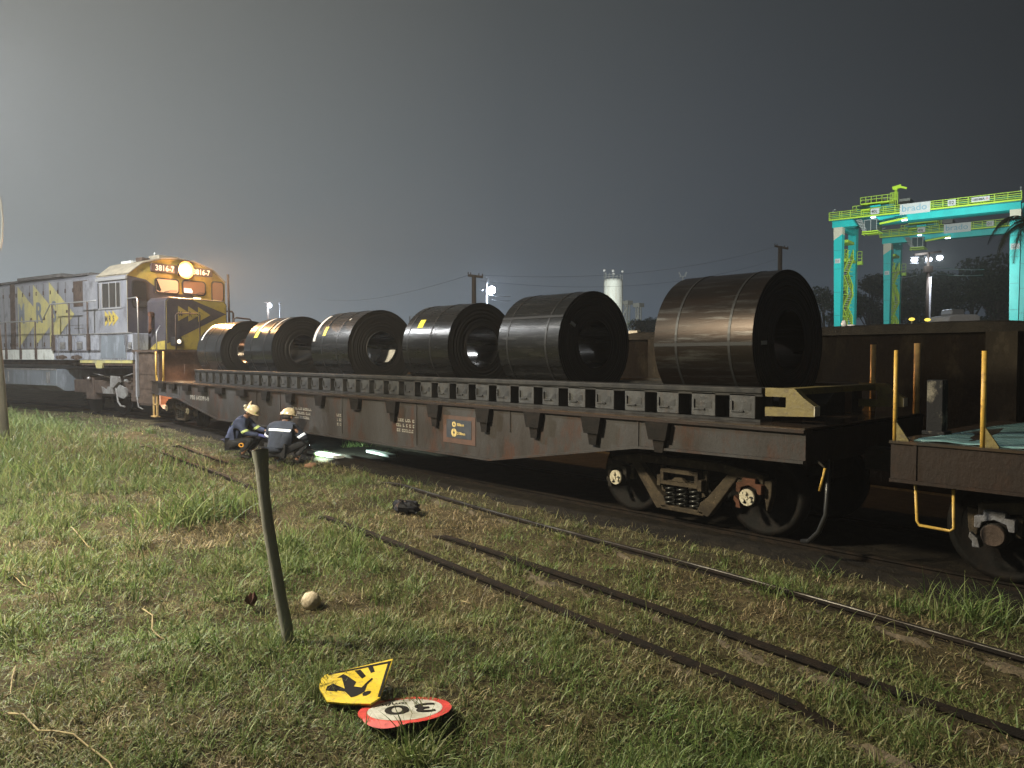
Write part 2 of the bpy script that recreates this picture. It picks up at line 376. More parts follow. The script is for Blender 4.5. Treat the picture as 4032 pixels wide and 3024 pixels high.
pos = grid_axis(0, 10, .09, 260, 1.10); ax = np.array([-v for v in pos[:0:-1]]+pos)
gx, gy = np.meshgrid(ax-6, ax+3, indexing='ij'); n = len(ax)
gz = ground_h(gx, gy)
idx = np.arange(n*n).reshape(n, n)
q = np.stack([idx[:-1, :-1], idx[1:, :-1], idx[1:, 1:], idx[:-1, 1:]], -1).reshape(-1, 4)
def npmesh(name, verts, quads):
    me = bpy.data.meshes.new(name); nv, nf = len(verts), len(quads); k = quads.shape[1]
    me.vertices.add(nv); me.vertices.foreach_set('co', verts.astype(np.float32).ravel())
    me.loops.add(nf*k); me.loops.foreach_set('vertex_index', quads.astype(np.int32).ravel())
    me.polygons.add(nf); me.polygons.foreach_set('loop_start', np.arange(0, nf*k, k, dtype=np.int32)); me.polygons.foreach_set('loop_total', np.full(nf, k, dtype=np.int32))
    me.update(calc_edges=True); return me
def groundmat():
    m, nt, b = newmat('soil'); N = nt.nodes; L = nt.links
    tc = N.new('ShaderNodeTexCoord')
    def nz(s, d=6, rg=.65):
        x = N.new('ShaderNodeTexNoise'); x.inputs['Scale'].default_value = s; x.inputs['Detail'].default_value = d; x.inputs['Roughness'].default_value = rg
        L.new(tc.outputs['Object'], x.inputs['Vector']); return x.outputs[0]
    r = N.new('ShaderNodeValToRGB'); e = r.color_ramp.elements
    e[0].position = .3; e[0].color = (.04, .036, .018, 1); e[1].position = .75; e[1].color = (.15, .118, .068, 1)
    x = e.new(.5); x.color = (.08, .066, .035, 1)
    L.new(nz(1.7), r.inputs[0])
    r2 = N.new('ShaderNodeValToRGB'); e = r2.color_ramp.elements; e[0].position = .35; e[0].color = (.35, .35, .35, 1); e[1].position = .7; e[1].color = (1.5, 1.45, 1.3, 1)
    L.new(nz(28, 8, .75), r2.inputs[0])
    mx = N.new('ShaderNodeMix'); mx.data_type = 'RGBA'; mx.blend_type = 'MULTIPLY'; mx.inputs['Factor'].default_value = 1
    L.new(r.outputs[0], mx.inputs[6]); L.new(r2.outputs[0], mx.inputs[7]); L.new(mx.outputs[2], b.inputs['Base Color'])
    bp = N.new('ShaderNodeBump'); bp.inputs['Strength'].default_value = .9; bp.inputs['Distance'].default_value = .04
    L.new(nz(45, 8, .8), bp.inputs['Height']); L.new(bp.outputs[0], b.inputs['Normal'])
    setin(b, Roughness=.95, Specular_IOR_Level=.2); return m
M['soil'] = groundmat()
me = npmesh('ground', np.stack([gx, gy, gz], -1).reshape(-1, 3), q); me.materials.append(M['soil'])
me.polygons.foreach_set('use_smooth', [True]*len(me.polygons))
g = bpy.data.objects.new('ground', me); COL.objects.link(g); tag(g, 'dark muddy ground under the trampled grass', kind='structure')
# ------------------------------------------------------------------ grass
def grassmat(name, rough=.55):
    m, nt, b = newmat(name); N = nt.nodes; L = nt.links
    a = N.new('ShaderNodeAttribute'); a.attribute_name = 'tint'
    L.new(a.outputs['Color'], b.inputs['Base Color']); setin(b, Roughness=rough, Specular_IOR_Level=.35)
    t = N.new('ShaderNodeBsdfTranslucent'); L.new(a.outputs['Color'], t.inputs['Color'])
    mx = N.new('ShaderNodeMixShader'); mx.inputs[0].default_value = .25
    L.new(b.outputs[0], mx.inputs[1]); L.new(t.outputs[0], mx.inputs[2]); L.new(mx.outputs[0], nt.nodes['Material Output'].inputs['Surface']); return m
M['grass'] = grassmat('grass_blade'); M['straw'] = grassmat('straw_blade', .7)
GREEN = np.array([(.115, .185, .044), (.08, .14, .03), (.14, .205, .052), (.16, .195, .066), (.092, .155, .047)])
STRAW = np.array([(.25, .19, .10), (.19, .145, .078), (.33, .26, .15), (.13, .10, .055), (.2, .18, .08)])
def blades(name, m, bx, by, length, width, lean, dry, seg=3, z0=None, curl=.8, lift=0.):
    """one mesh of separate curved blades rooted at (bx,by); dry = 0 green .. 1 straw per blade"""
    k = len(bx); az = rng.uniform(0, 2*PI, k)
    z = (ground_h(bx, by) if z0 is None else z0)-.008+lift
    ln = length*rng.uniform(.5, 1.35, k); wd = width*rng.uniform(.6, 1.4, k); le = np.clip(lean+rng.normal(0, .35, k), .02, 1.52)
    side = np.stack([-np.sin(az), np.cos(az)], -1); fwd = np.stack([np.cos(az), np.sin(az)], -1)
    tw = rng.normal(0, .5, k)
    P = np.stack([bx, by, z], -1); V = np.zeros((k, (seg+1)*2, 3)); cur = P.copy(); ang = le.copy()
    for i in range(seg+1):
        w = wd*(1-(i/seg)**1.6*.93)
        a2 = tw*i
        sx = side*np.cos(a2)[:, None]+fwd*np.sin(a2)[:, None]
        off = np.concatenate([sx*w[:, None]/2, np.zeros((k, 1))], 1)
        V[:, 2*i] = cur-off; V[:, 2*i+1] = cur+off
        st = ln/seg; d = np.concatenate([fwd*np.sin(ang)[:, None], np.cos(ang)[:, None]], 1)
        cur = cur+d*st[:, None]; ang = np.minimum(ang+curl*rng.uniform(.1, .9, k), 2.3)
        cur[:, 2] = np.maximum(cur[:, 2], z+.004)
    base = (np.arange(k)*(seg+1)*2)[:, None, None]
    qd = np.array([[2*i, 2*i+1, 2*i+3, 2*i+2] for i in range(seg)])[None]+base
    me = npmesh(name, V.reshape(-1, 3), qd.reshape(-1, 4)); me.materials.append(M[m])
    t = np.clip(dry+rng.normal(0, .18, k), 0, 1)[:, None]
    g = GREEN[rng.integers(0, len(GREEN), k)]; s = STRAW[rng.integers(0, len(STRAW), k)]
    c = (g*(1-t)+s*t)*rng.uniform(.65, 1.35, k)[:, None]
    c = np.concatenate([c, np.ones((k, 1))], 1)
    at = me.color_attributes.new('tint', 'FLOAT_COLOR', 'POINT'); at.data.foreach_set('color', np.repeat(c, (seg+1)*2, 0).astype(np.float32).ravel())
    o = bpy.data.objects.new(name, me); COL.objects.link(o); return o
def scatter(n, r0, r1, a0=-40, a1=110):
    """points around the viewer's stand, denser close by; angle measured from -X towards +Y"""
    r = r0*(r1/r0)**rng.random(n); a = np.radians(rng.uniform(a0, a1, n)); return -r*np.cos(a), r*np.sin(a)
def dryness(x, y):
    d = fbm(x*.55, y*.55, 31)*.7+fbm(x*2.3, y*2.3, 41, 3)*.5
    t = np.clip((d-.51)/.24, 0, 1)
    rl = np.minimum(np.abs(y-(5.68-.0765*x)), np.minimum(np.abs(y-(4.545-.0625*x)), np.abs(y-(3.915-.0655*x))))
    t = np.maximum(t, np.clip(1-(rl-.1)/.6, 0, 1)*.62*(x > -14)); t = np.maximum(t, np.clip((y-6.1)/.6, 0, 1)*.75)
    t = np.maximum(t, .8*np.exp(-(((x+18.4)/1.3)**2+((y-3.6)/.6)**2)))
    t = np.maximum(t, .65*np.exp(-(((x+4.7)/.6)**2+((y-.9)/.7)**2)))
    t = np.maximum(t, .8*np.exp(-(((x+9.4)/.9)**2+((y-2.6)/.5)**2)))
    return t
def railmask(x, y, w=.055):
    ok = np.ones(len(x), bool)
    for k in RAILS: ok &= (np.abs(y-(RAILS[k][0]+RAILS[k][1]*x)) > w*rng.uniform(.5, 2.0, len(x))*(1-buried(k, x)))
    return ok
# short trampled lawn
x, y = scatter(560000, 2.6, 32); dr = dryness(x, y)
dens = 1-.45*np.clip((fbm(x*1.3, y*1.3, 77)-.53)/.15, 0, 1)-.4*np.clip((y-6.2)/.5, 0, 1)
ok = railmask(x, y) & (rng.random(len(x)) < dens) & (y < 7.1) & (y > -3.5)
x, y, dr = x[ok], y[ok], dr[ok]; r = np.hypot(x, y)
gr = blades('grass', 'grass', x, y, (.035+.07*fbm(x*.9, y*.9, 55))*(1+r*.03), .0036*(1+r*.2), .9, dr, 2, curl=1.0)
tag(gr, 'short trampled green grass with dry brown patches', 'grass', kind='stuff')
# longer tufts everywhere but the tracks
tx, ty = scatter(3200, 3.0, 30); keep = (ty < 6.6) & (ty > -3) & (fbm(tx*.8, ty*.8, 101)+.35*(fbm(tx*3, ty*3, 103)-.5) > .49); tx, ty = tx[keep], ty[keep]
k = 22; r = np.hypot(tx, ty)
x = np.repeat(tx, k)+rng.normal(0, .035, len(tx)*k); y = np.repeat(ty, k)+rng.normal(0, .035, len(tx)*k); ok = railmask(x, y)
x, y = x[ok], y[ok]; r = np.hypot(x, y)
tg = blades('grass_tufts', 'grass', x, y, np.repeat(rng.uniform(.06, .15, len(tx)), k)[ok]*(1+r*.02), .0045*(1+r*.12), .6, dryness(x, y)*.45, 4, curl=.45)
tag(tg, 'scattered longer grass tufts standing in the lawn', 'grass', kind='stuff')
def tuftfield(name, label, n, x0, x1, y0, y1, seed, thr, ln, wd, k=42):
    tx = rng.uniform(x0, x1, n); ty = rng.uniform(y0, y1, n); m_ = (fbm(tx*.7, ty*.7, seed)+.4*(fbm(tx*2.6, ty*2.6, seed+5)-.5)) > thr; tx, ty = tx[m_], ty[m_]
    l_ = np.repeat(rng.uniform(.55, 1.3, len(tx))*ln, k); sp = np.repeat(rng.uniform(.04, .11, len(tx)), k); dr_ = np.repeat(rng.uniform(0, .35, len(tx)), k)
    x = np.repeat(tx, k)+rng.normal(0, 1, len(l_))*sp; y = np.repeat(ty, k)+rng.normal(0, 1, len(l_))*sp; ok = railmask(x, y, .045)
    o = blades(name, 'grass', x[ok], y[ok], l_[ok], wd, .55, dr_[ok], 5, curl=.42); tag(o, label, 'grass', kind='stuff')
tuftfield('weedy_grass', 'rough knee-high weedy grass left of the rails', 420, -15, -6.2, .4, 4.3, 211, .53, .26, .0095)
tuftfield('weedy_grass', 'low weedy tufts in the foreground lawn', 420, -7.5, -1.0, .2, 3.8, 231, .55, .15, .006, 34)
tuftfield('weedy_grass', 'green tufts growing between and along the rails', 330, -14, 1.5, 3.6, 6.9, 251, .555, .17, .008, 40)
# tall verge by the lamp post at the left
n = 26000; x = rng.uniform(-31, -12.5, n); y = rng.uniform(.2, 5.4, n)
w = np.clip((-x-12)/5, 0, 1)*np.clip((5.3+(x+14)*.02-y)/1.2, 0, 1); ok = (rng.random(n) < w*np.clip((fbm(x*.9, y*.9, 131)-.3)/.2, 0, 1)); x, y = x[ok], y[ok]
bare = np.exp(-(((x+18.4)/1.5)**2+((y-3.7)/.7)**2)); ok = rng.random(len(x)) > bare; x, y = x[ok], y[ok]
vg = blades('tall_grass', 'grass', x, y, .30+.2*fbm(x*.8, y*.8, 7), .019, .4, np.full(len(x), .1)+.3*dryness(x, y), 5, curl=.35)
tag(vg, 'tall rank grass on the verge beside the locomotive', 'grass', kind='stuff')
# dry straw lying about
x, y = scatter(15000, 2.8, 26); d = dryness(x, y); ok = (rng.random(len(x)) < .12+.9*d) & (y < 7) & (y > -3); x, y = x[ok], y[ok]; r = np.hypot(x, y)
st = blades('straw', 'straw', x, y, .10*(1+r*.03), .0026*(1+r*.14), 1.5, np.full(len(x), 1.), 3, curl=.1, lift=.022)
tag(st, 'loose dry straw strewn over the grass', 'straw', kind='stuff')
x, y = scatter(3500, 2.6, 16); ok = (y < 6.9) & (y > -2); x, y = x[ok], y[ok]; r = np.hypot(x, y)
fl = blades('leaf_litter', 'straw', x, y, .022*(1+r*.03), .012*(1+r*.05), 1.3, np.full(len(x), 1.), 2, curl=.3, lift=.03)
tag(fl, 'small pale leaf litter sprinkled over the grass', 'leaf litter', kind='stuff')
def clump(name, label, px, py, n, ln, wd, spread, dry=.1, lean=.5):
    p = onZ(px, py, -.09); ox = rng.normal(0, spread, n); oy = rng.normal(0, spread, n)
    o = blades(name, 'grass', p.x+ox, p.y+oy, np.full(n, ln), wd, lean, np.full(n, dry), 5, curl=.38)
    tag(o, label, 'grass clump', 'big grass clumps beside the tracks'); return o
clump('grass_clump', 'broad dark green grass clump left of the leaning post, before the far rails', 760, 2040, 520, .5, .017, .33)
clump('grass_clump', 'grass clump right behind the middle of the leaning post', 1130, 2165, 300, .33, .012, .17, .08)
clump('grass_clump', 'dark grass clump against the wagon track at the right edge', 3830, 2420, 330, .3, .009, .2, .1)
clump('grass_clump', 'bushy clump touching the shiny rail in the right half', 3060, 2335, 260, .2, .008, .13, .1)
clump('grass_clump', 'grass clump sprouting over the bright rail below the wagon bogie', 2110, 2250, 200, .17, .008, .13, .15)
clump('grass_clump', 'clump hiding the nearest rail near the bottom right', 3350, 2770, 330, .17, .006, .16, .1)
clump('grass_clump', 'leafy clump at the foot of the concrete pole at left', 300, 1880, 260, .34, .018, .3, .05)
clump('grass_clump', 'pale long-bladed clump at the bottom below the round sign', 1640, 3010, 120, .28, .011, .06, .25)
clump('grass_clump', 'grass blades growing over the buried edge of the yellow sign', 1275, 2722, 320, .17, .0055, .06, .3)
clump('bright_weed', 'small bright broad-leaved weed in the lawn left of the yellow sign', 770, 2580, 60, .15, .013, .035, .0, .7)['category'] = 'weed'
# ------------------------------------------------------------------ rails
def rail(name, label, pts, top=True, group='rails in the grass', lift=0):
    b = MB(); n = len(pts)
    prof = [(-.06, -.16), (.06, -.16), (.06, -.15), (.012, -.125), (.012, -.04), (.034, -.026), (.034, -.006), (-.034, -.006), (-.034, -.026), (-.012, -.04), (-.012, -.125), (-.06, -.15)]
    rings = []
    for i, p in enumerate(pts):
        p = Vector(p); t = (Vector(pts[min(i+1, n-1)])-Vector(pts[max(i-1, 0)])).normalized(); s = Vector((-t.y, t.x, 0))
        rings += [p+s*a+Vector((0, 0, z+lift)) for a, z in prof]
    m = len(prof); fs = [(i*m+k, i*m+(k+1) % m, (i+1)*m+(k+1) % m, (i+1)*m+k) for i in range(n-1) for k in range(m)]
    fs += [tuple(range(m))[::-1], tuple(range(len(rings)-m, len(rings)))]
    o = b.add(rings, fs).build(name, 'rail'); tag(o, label, 'rail', group)
    if top:
        c = MB(); w = .030 if top == 2 else .015; vs = []
        for i, p in enumerate(pts):
            p = Vector(p); t = (Vector(pts[min(i+1, n-1)])-Vector(pts[max(i-1, 0)])).normalized(); s = Vector((-t.y, t.x, 0))
            vs += [p+s*w*a+Vector((0, 0, z+lift)) for a, z in ((-1, -.006), (-.85, -.001), (.85, -.001), (1, -.006))]
        c.add(vs, [(i*4+k, i*4+k+1, (i+1)*4+k+1, (i+1)*4+k) for i in range(n-1) for k in range(3)])
        h = c.build('rail_head', 'railtop'); h.parent = o
    return o
def rpts(k, x0, x1, n=120):
    return [(x, railY(k, x)+.012*math.sin(x*.7+len(k)), .015*math.sin(x*.9+ord(k[1]))-.018-.15*float(buried(k, x))) for x in np.linspace(x0, x1, n)]
rail('rail', 'rust-brown rail with a bright polished edge, nearest the wagon of the grassy ones', rpts('R1', 2.5, -21), 1)
rail('rail', 'dull dark rail half sunk in grass, middle one of three', rpts('R2', 2.5, -24), 0)
rail('rail', 'dull dark rail nearest the camera, broken up by grass', rpts('R3', 2.5, -26), 0)
for lb, Y in (('near dark rail carrying the wagon wheels', 7.55), ('far rail under the wagon, deep in shadow', 9.15)):
    rail('rail', lb, [(x, Y, 0) for x in np.linspace(12, -24, 20)], 0, 'rails under the train')
xs_ = np.linspace(-24.5, 12, 300); b = MB(); vs = []; yy_ = (6.95, 7.2, 7.4, 7.62, 8.0, 8.35, 8.7, 9.1, 9.9, 11, 12.4)
for i, x_ in enumerate(xs_):
    for j, y_ in enumerate(yy_): vs.append((x_, y_+(.12*math.sin(x_*1.3)+.1*math.sin(x_*4.1) if j == 0 else 0), -.135 if j in (0, 10) else -.088+.02*random.random()))
b.smooth = True; m_ = len(yy_); b.add(vs, [(i*m_+j, i*m_+j+1, (i+1)*m_+j+1, (i+1)*m_+j) for i in range(len(xs_)-1) for j in range(m_-1)])
M['shaded'] = mat('shaded_ballast', (.012, .010, .008), .9, 0, (.022, .018, .013), None, 7, bump=.9, bscale=30, spec=0.12)  # near-black ballast, the shade under the train put into its colour
tag(b.build('track_bed', 'shaded', fix=False), 'oily ballast with the shade under the train painted in', kind='structure')
# strips of bare sand beside the rails: low ragged ridges
def strip(name, label, k, x0, x1, off, w):
    xs = np.linspace(x0, x1, 160); b = MB(); vs = []; w *= .5; off *= .62
    for i, x in enumerate(xs):
        yy = railY(k, x)-off; ww = w*(.35+1.0*float(vnoise(np.array([x*1.6]), np.array([3.3]), 5+ord(k[1]))[0]))
        for j, (a, z) in enumerate(((-1, -.125), (-.5, -.094), (.25, -.086), (1, -.1))): vs.append((x, yy+a*ww, z+.012*math.sin(9*x+j)+.022*random.uniform(-1, 1)))
    b.smooth = True
    b.add(vs, [(i*4+j, i*4+j+1, i*4+j+5, i*4+j+4) for i in range(len(xs)-1) for j in range(3)])
    tag(b.build(name, 'dirt'), label, kind='structure')
strip('sand_strip', 'bare sandy strip beside the polished rail', 'R1', 2, -11, .19, .14)
strip('sand_strip', 'bare sandy strip beside the middle rail', 'R2', 2, -7, .18, .12)
strip('sand_strip', 'bare sandy strip beside the nearest rail', 'R3', 2, -4.5, .16, .1)
# ------------------------------------------------------------------ wall behind the train
w = thing('boundary_wall', 'tall stained brown wall behind the train with lumpy dirt along its top', 'wall', (-20, 12.6, 0))
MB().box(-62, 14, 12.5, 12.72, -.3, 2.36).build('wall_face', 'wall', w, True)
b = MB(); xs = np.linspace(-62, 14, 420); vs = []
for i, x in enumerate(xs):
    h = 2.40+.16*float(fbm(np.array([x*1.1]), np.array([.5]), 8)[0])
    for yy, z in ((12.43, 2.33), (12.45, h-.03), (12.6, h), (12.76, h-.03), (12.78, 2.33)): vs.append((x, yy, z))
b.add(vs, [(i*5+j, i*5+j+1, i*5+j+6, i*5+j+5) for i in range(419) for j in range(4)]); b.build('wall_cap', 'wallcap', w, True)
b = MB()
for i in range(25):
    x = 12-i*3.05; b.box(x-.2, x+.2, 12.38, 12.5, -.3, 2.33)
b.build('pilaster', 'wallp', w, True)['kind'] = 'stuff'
p = far(3403, 1283, 13.1)
b = MB(); b.ball((0, 0, .05), .055, 12, (.8, .7, 1.2), .25, 3); b.ball((.11, 0, .02), .045, 10, (1.7, .6, .5), .3, 5)
o = b.build('plastic_bag', 'white'); o.location = (p.x, 12.6, 2.47); tag(o, 'crumpled white plastic bag lying on top of the brown wall', 'bag')
p = far(2517, 1308, 16); o = MB().box(-.12, .12, -.06, .06, 0, .07).build('pale_block', 'cream', bevel=.01); o.location = (p.x, 12.6, 2.46)
tag(o, 'small pale block on the wall top between the two largest coils', 'block')
# ------------------------------------------------------------------ bogies
def bogie(parent, cx, Yn=7.55, grey=False, detail=True, caps=('cream', 'cream')):
    """one three-piece bogie centred at x=cx; Yn = near wheel plane"""
    b = MB()
    yf = Yn-.3
    # side frame of the near side: top member, two diagonals, bottom tie, pedestals
    def bars(y0, y1):
        b.prism([(cx-1.05, .60), (cx-1.05, .70), (cx-.55, .78), (cx+.55, .78), (cx+1.05, .70), (cx+1.05, .60), (cx+.5, .68), (cx-.5, .68)], 'y', y0, y1)
        for s in (-1, 1):
            b.prism([(cx+s*.62, .68), (cx+s*.75, .66), (cx+s*.36, .14), (cx+s*.20, .17), (cx+s*.26, .30), (cx+s*.34, .36)], 'y', y0+.02, y1-.01)
            b.prism([(cx+s*.27, .66), (cx+s*.33, .66), (cx+s*.31, .36), (cx+s*.25, .34)], 'y', y0+.05, y1-.02)
            b.prism([(cx+s*.72, .62), (cx+s*.78, .62), (cx+s*.78, .44), (cx+s*.73, .44)], 'y', y0+.03, y1)
            b.prism([(cx+s*1.04, .64), (cx+s*1.14, .66), (cx+s*1.13, .48), (cx+s*1.08, .30), (cx+s*1.05, .48)], 'y', y0+.02, y1)
        b.box(cx-.3, cx+.3, y0+.02, y1, .14, .2)
    bars(yf, yf+.13)
    o = b.build('bogie', 'bogie', parent, True, bevel=.012)
    f = MB(); f.box(cx-.9, cx+.9, Yn+1.75, Yn+1.88, .45, .7); f.box(cx-.22, cx+.22, Yn-.2, Yn+1.8, .5, .74); f.box(cx-.25, cx+.25, Yn-.05, Yn+1.65, .3, .5)
    f.build('bolster', 'bogiedark', o, True)
    e = MB()  # hollow end of the bolster above the springs
    for (x0, x1, z0, z1) in ((-.26, .26, .60, .65), (-.26, .26, .455, .5), (-.26, -.215, .5, .6), (.215, .26, .5, .6), (-.31, -.26, .43, .56), (.26, .31, .43, .56)): e.box(cx+x0, cx+x1, yf-.04, yf+.06, z0, z1)
    e.prism([(cx-.14, .5), (cx-.08, .545), (cx+.02, .545), (cx+.08, .5)], 'y', yf-.01, yf+.05)
    e.build('bolster_end', 'bogie', o, True, bevel=.006)
    for i, sx in enumerate((-.17, -.01, .17)):
        pts = [(cx+sx+.055*math.cos(t), yf+.05+.055*math.sin(t), .2+.25*t/(2*PI*4.5)) for t in np.linspace(0, 2*PI*4.5, 70)]
        MB().tube(pts, .016, 6).build('spring', 'spring', o, True)
    for k, s in enumerate((-1, 1)):
        ax_ = cx+s*.91
        for yy in (Yn, Yn+1.6):
            d = 1 if yy == Yn else -1
            wb = MB(); wb.smooth = True
            wb.lathe([(.001, -.03), (.13, -.03), (.16, 0), (.36, .02), (.40, -.04), (.457, -.045), (.462, .05), (.487, .062), (.487, .085), (.40, .09), (.36, .05), (.14, .09), (.001, .09)], (ax_, yy, .457), 'y', 40)
            if d < 0: wb.v = [Vector((v.x, 2*yy-v.y, v.z)) for v in wb.v]
            wb.build('wheel', 'wheel', o, True)
        MB().tube([(ax_, Yn-.3, .457), (ax_, Yn+1.9, .457)], .075, 14).build('axle', 'wheel', o, True)
        a = MB(); mt = 'adaptergrey' if grey else ('adapter' if s > 0 else 'bogiedark')
        a.prism([(ax_-.15, .50), (ax_-.15, .60), (ax_-.08, .61), (ax_-.08, .66), (ax_+.08, .66), (ax_+.08, .61), (ax_+.15, .60), (ax_+.15, .50), (ax_+.105, .50), (ax_+.09, .555), (ax_, .585), (ax_-.09, .555), (ax_-.105, .50)], 'y', yf-.06, yf+.08)
        a.prism([(ax_-.13, .40), (ax_-.19, .45), (ax_-.2, .4), (ax_-.17, .37), (ax_-.17, .32), (ax_-.11, .32)], 'y', yf-.03, yf+.08)
        a.build('bearing_adapter', mt, o, True, bevel=.006)
        h = MB(); h.lathe([(.001, -.06), (.085, -.06), (.098, -.05), (.10, 0), (.115, .01), (.115, .12)], (ax_, yf-.02, .457), 'y', 28)
        h.build('bearing_housing', 'bogiedark', o, True)
        c = MB(); cz = .457
        c.lathe([(.001, 0), (.086, 0), (.092, .008), (.092, .03)], (ax_, yf-.095, cz), 'y', 28)
        cap = c.build('axle_cap', 'cream' if not grey else 'lbrown', o, True)
        if not grey:
            bb = MB()
            for j in range(3):
                t = R(100+120*j); x_, z_ = ax_+.05*math.cos(t), cz+.05*math.sin(t)
                bb.tube([(x_, yf-.12, z_), (x_, yf-.09, z_)], .02, 8)
            bb.prism([(ax_+.0+.02*math.cos(t), cz+.02*math.sin(t)) for t in np.linspace(0, 2*PI, 12)[:-1]], 'y', yf-.112, yf-.09)
            bolt = bb.build('cap_bolt', 'cream', o, True)
            b2 = MB()
            for j in range(3):
                t = R(125+120*j); x_, z_ = ax_+.055*math.cos(t), cz+.055*math.sin(t)
                b2.prism([(x_+.02*math.cos(u)*(1.3 if j else 1), z_+.016*math.sin(u)) for u in np.linspace(0, 2*PI, 9)[:-1]], 'y', yf-.0985, yf-.0955)
            b2.build('cap_recess', 'black', o, True)
    return o
# ------------------------------------------------------------------ coil wagon
WG = thing('coil_wagon', 'long rusty flat wagon with fish-belly sides carrying six steel coils', 'rail wagon', (-13.5, 8.35, 0))
X0, X1, YN, YF, ZD = -23.66, -3.40, 6.85, 9.85, 1.265
bot = [(X1, .965), (-5.0, .945), (-5.42, .93), (-8.05, .515), (-18.4, .455), (-21.35, .86), (X0, .915)]
for nm, ya, yb in (('side_beam', YN, YN+.03), ('side_beam', YF-.03, YF)):
    b = MB(); b.prism([(X0, ZD-.03), (X1, ZD-.03)]+bot, 'y', ya, yb)
    fl = (YN-.05, YN+.14) if ya == YN else (YF-.14, YF+.05)
    for (p, q_) in zip(bot[:-1], bot[1:]): b.prism([(p[0], p[1]), (q_[0], q_[1]), (q_[0], q_[1]-.028), (p[0], p[1]-.028)], 'y', *fl)
    sb = b.build(nm, 'wagon' if ya == YN else 'bogiedark', WG, True)  # far beam gets a darker material to imitate the shade under the wagon
    if ya == YN: SB = sb
    MB().box(X0, X1, fl[0]+.005, fl[1], ZD-.035, ZD-.004).build('top_flange', 'wagon2', sb, True)
b = MB()
for x in (-21.2, -19.0, -16.1, -14.9, -12.3, -9.9, -7.65, -5.42): b.box(x-.012, x+.012, YN-.012, YN, .55 if -18.6 < x < -7.9 else .93, 1.22)
b.build('side_rib', 'wagon', SB, True)
MB().box(X0, X1, YN-.02, YF+.02, ZD-.004, ZD+.012).build('deck', 'deck', WG, True)
for xa in (X0, X1-.04): MB().box(xa, xa+.04, YN+.031, YF-.031, .91, ZD-.036).build('end_sill', 'wagon2', WG, True)
b = MB(); b.box(X0+.3, X1-.3, 8.1, 8.6, .62, 1.2)
for x in np.arange(X0+1, X1, 1.9): b.box(x, x+.12, YN+.04, YF-.04, .95, 1.22)
b.build('centre_sill', 'bogiedark', WG, True)
MB().box(X0-.3, X0, 8.2, 8.5, .75, .98).build('coupler', 'bogiedark', WG, True)
b = MB(); b.box(X1, X1+.3, 8.2, 8.5, .75, .98); b.tube([(X1+.3, 8.35, .86), (X1+.62, 8.35, .86)], .11, 10)
b.build('coupler', 'bogiedark', WG, True)
for i, (x, kind) in enumerate(zip([-22.55, -21.6, -20.5, -19.32, -18.15, -16.83, -15.55, -14.36, -13.08, -11.74, -10.55, -9.37, -8.17, -7.14, -6.1, -5.11], [0]*6+[1]*2+[1, 1, 2, 2, 2, 2, 2, 2])):
    b = MB(); wd = .24 if kind == 0 else .2
    b.box(x-wd, x+wd*.9, YN-.085, YN-.001, 1.075, 1.228) if kind == 0 else b.prism([(x-.15, 1.228), (x+.17, 1.228), (x+.13, 1.03), (x-.1, 1.03)], 'y', YN-.085, YN-.001)
    if kind == 2: b.prism([(x-.06, 1.03), (x+.1, 1.03), (x+.08, .89), (x-.03, .89)], 'y', YN-.06, YN-.001)
    b.build('stake_pocket', 'pocket', WG, True)
# cradle rack along the deck
r = MB(); r.box(-20.85, -4.02, 7.13, 7.42, 1.575, 1.635); r.box(-20.85, -4.02, 7.15, 7.17, 1.54, 1.575)
rk = r.build('cradle_rail', 'rackdark', WG, True, bevel=.012)
MB().box(-20.85, -4.02, 9.28, 9.57, 1.28, 1.635).build('cradle_rail', 'rackdark', WG, True)
MB().box(-20.85, -4.02, 7.34, 7.37, 1.28, 1.575).build('cradle_web', 'black', WG, True)
b = MB(); b.box(-20.9, -4.02, 7.10, 7.15, 1.278, 1.305); b.build('cradle_foot', 'rackdark', WG, True)
for s in (-1, 1):
    b = MB(); b.prism([(8.35+s*.30, 1.28), (8.35+s*.30, 1.40), (8.35+s*.62, 1.60), (8.35+s*.8, 1.60), (8.35+s*.8, 1.28)], 'x', -20.8, -4.05)
    b.build('wedge_beam', 'rackdark', WG, True)
n = 35
for i in range(n):
    x = -20.70+i*.4835
    b = MB(); b.box(x-.155, x+.155, 7.15, 7.34, 1.306, 1.574); 
    bl = b.build('saddle_block', 'rack', WG, True, bevel=.008)
    b = MB(); b.prism([(x+.01, 1.40), (x+.075, 1.47), (x+.105, 1.47), (x+.105, 1.40)], 'y', 7.146, 7.149)
    b.k = 1; b.box(x-.13, x-.11, 7.13, 7.15, 1.39, 1.49); b.box(x-.13, x+.02, 7.13, 7.15, 1.375, 1.39)
    b.build('keyhole', ['black', 'rack'], bl, True)
for Y in (7.16, 9.42):
    b = MB()
    b.prism([(-4.0, 1.64), (-3.68, 1.64), (-3.68, 1.55), (-4.0, 1.55)], 'y', Y, Y+.1)
    b.prism([(-3.77, 1.55), (-3.585, 1.55), (-3.47, 1.47), (-3.47, 1.44), (-3.77, 1.44)], 'y', Y, Y+.1)
    b.prism([(-3.68, 1.64), (-3.585, 1.55), (-3.68, 1.55)], 'y', Y, Y+.1)
    b.prism([(-4.0, 1.44), (-3.47, 1.44), (-3.47, 1.365), (-4.0, 1.345)], 'y', Y, Y+.1)
    es = b.build('end_stop', 'olive', WG, True)
    MB().box(-3.471, -3.462, Y-.006, Y+.106, 1.37, 1.47).build('stop_tip', 'cream', es, True)
MB().box(-3.98, -3.80, 7.26, 9.42, 1.56, 1.63).build('cross_beam', 'olive', WG, True)
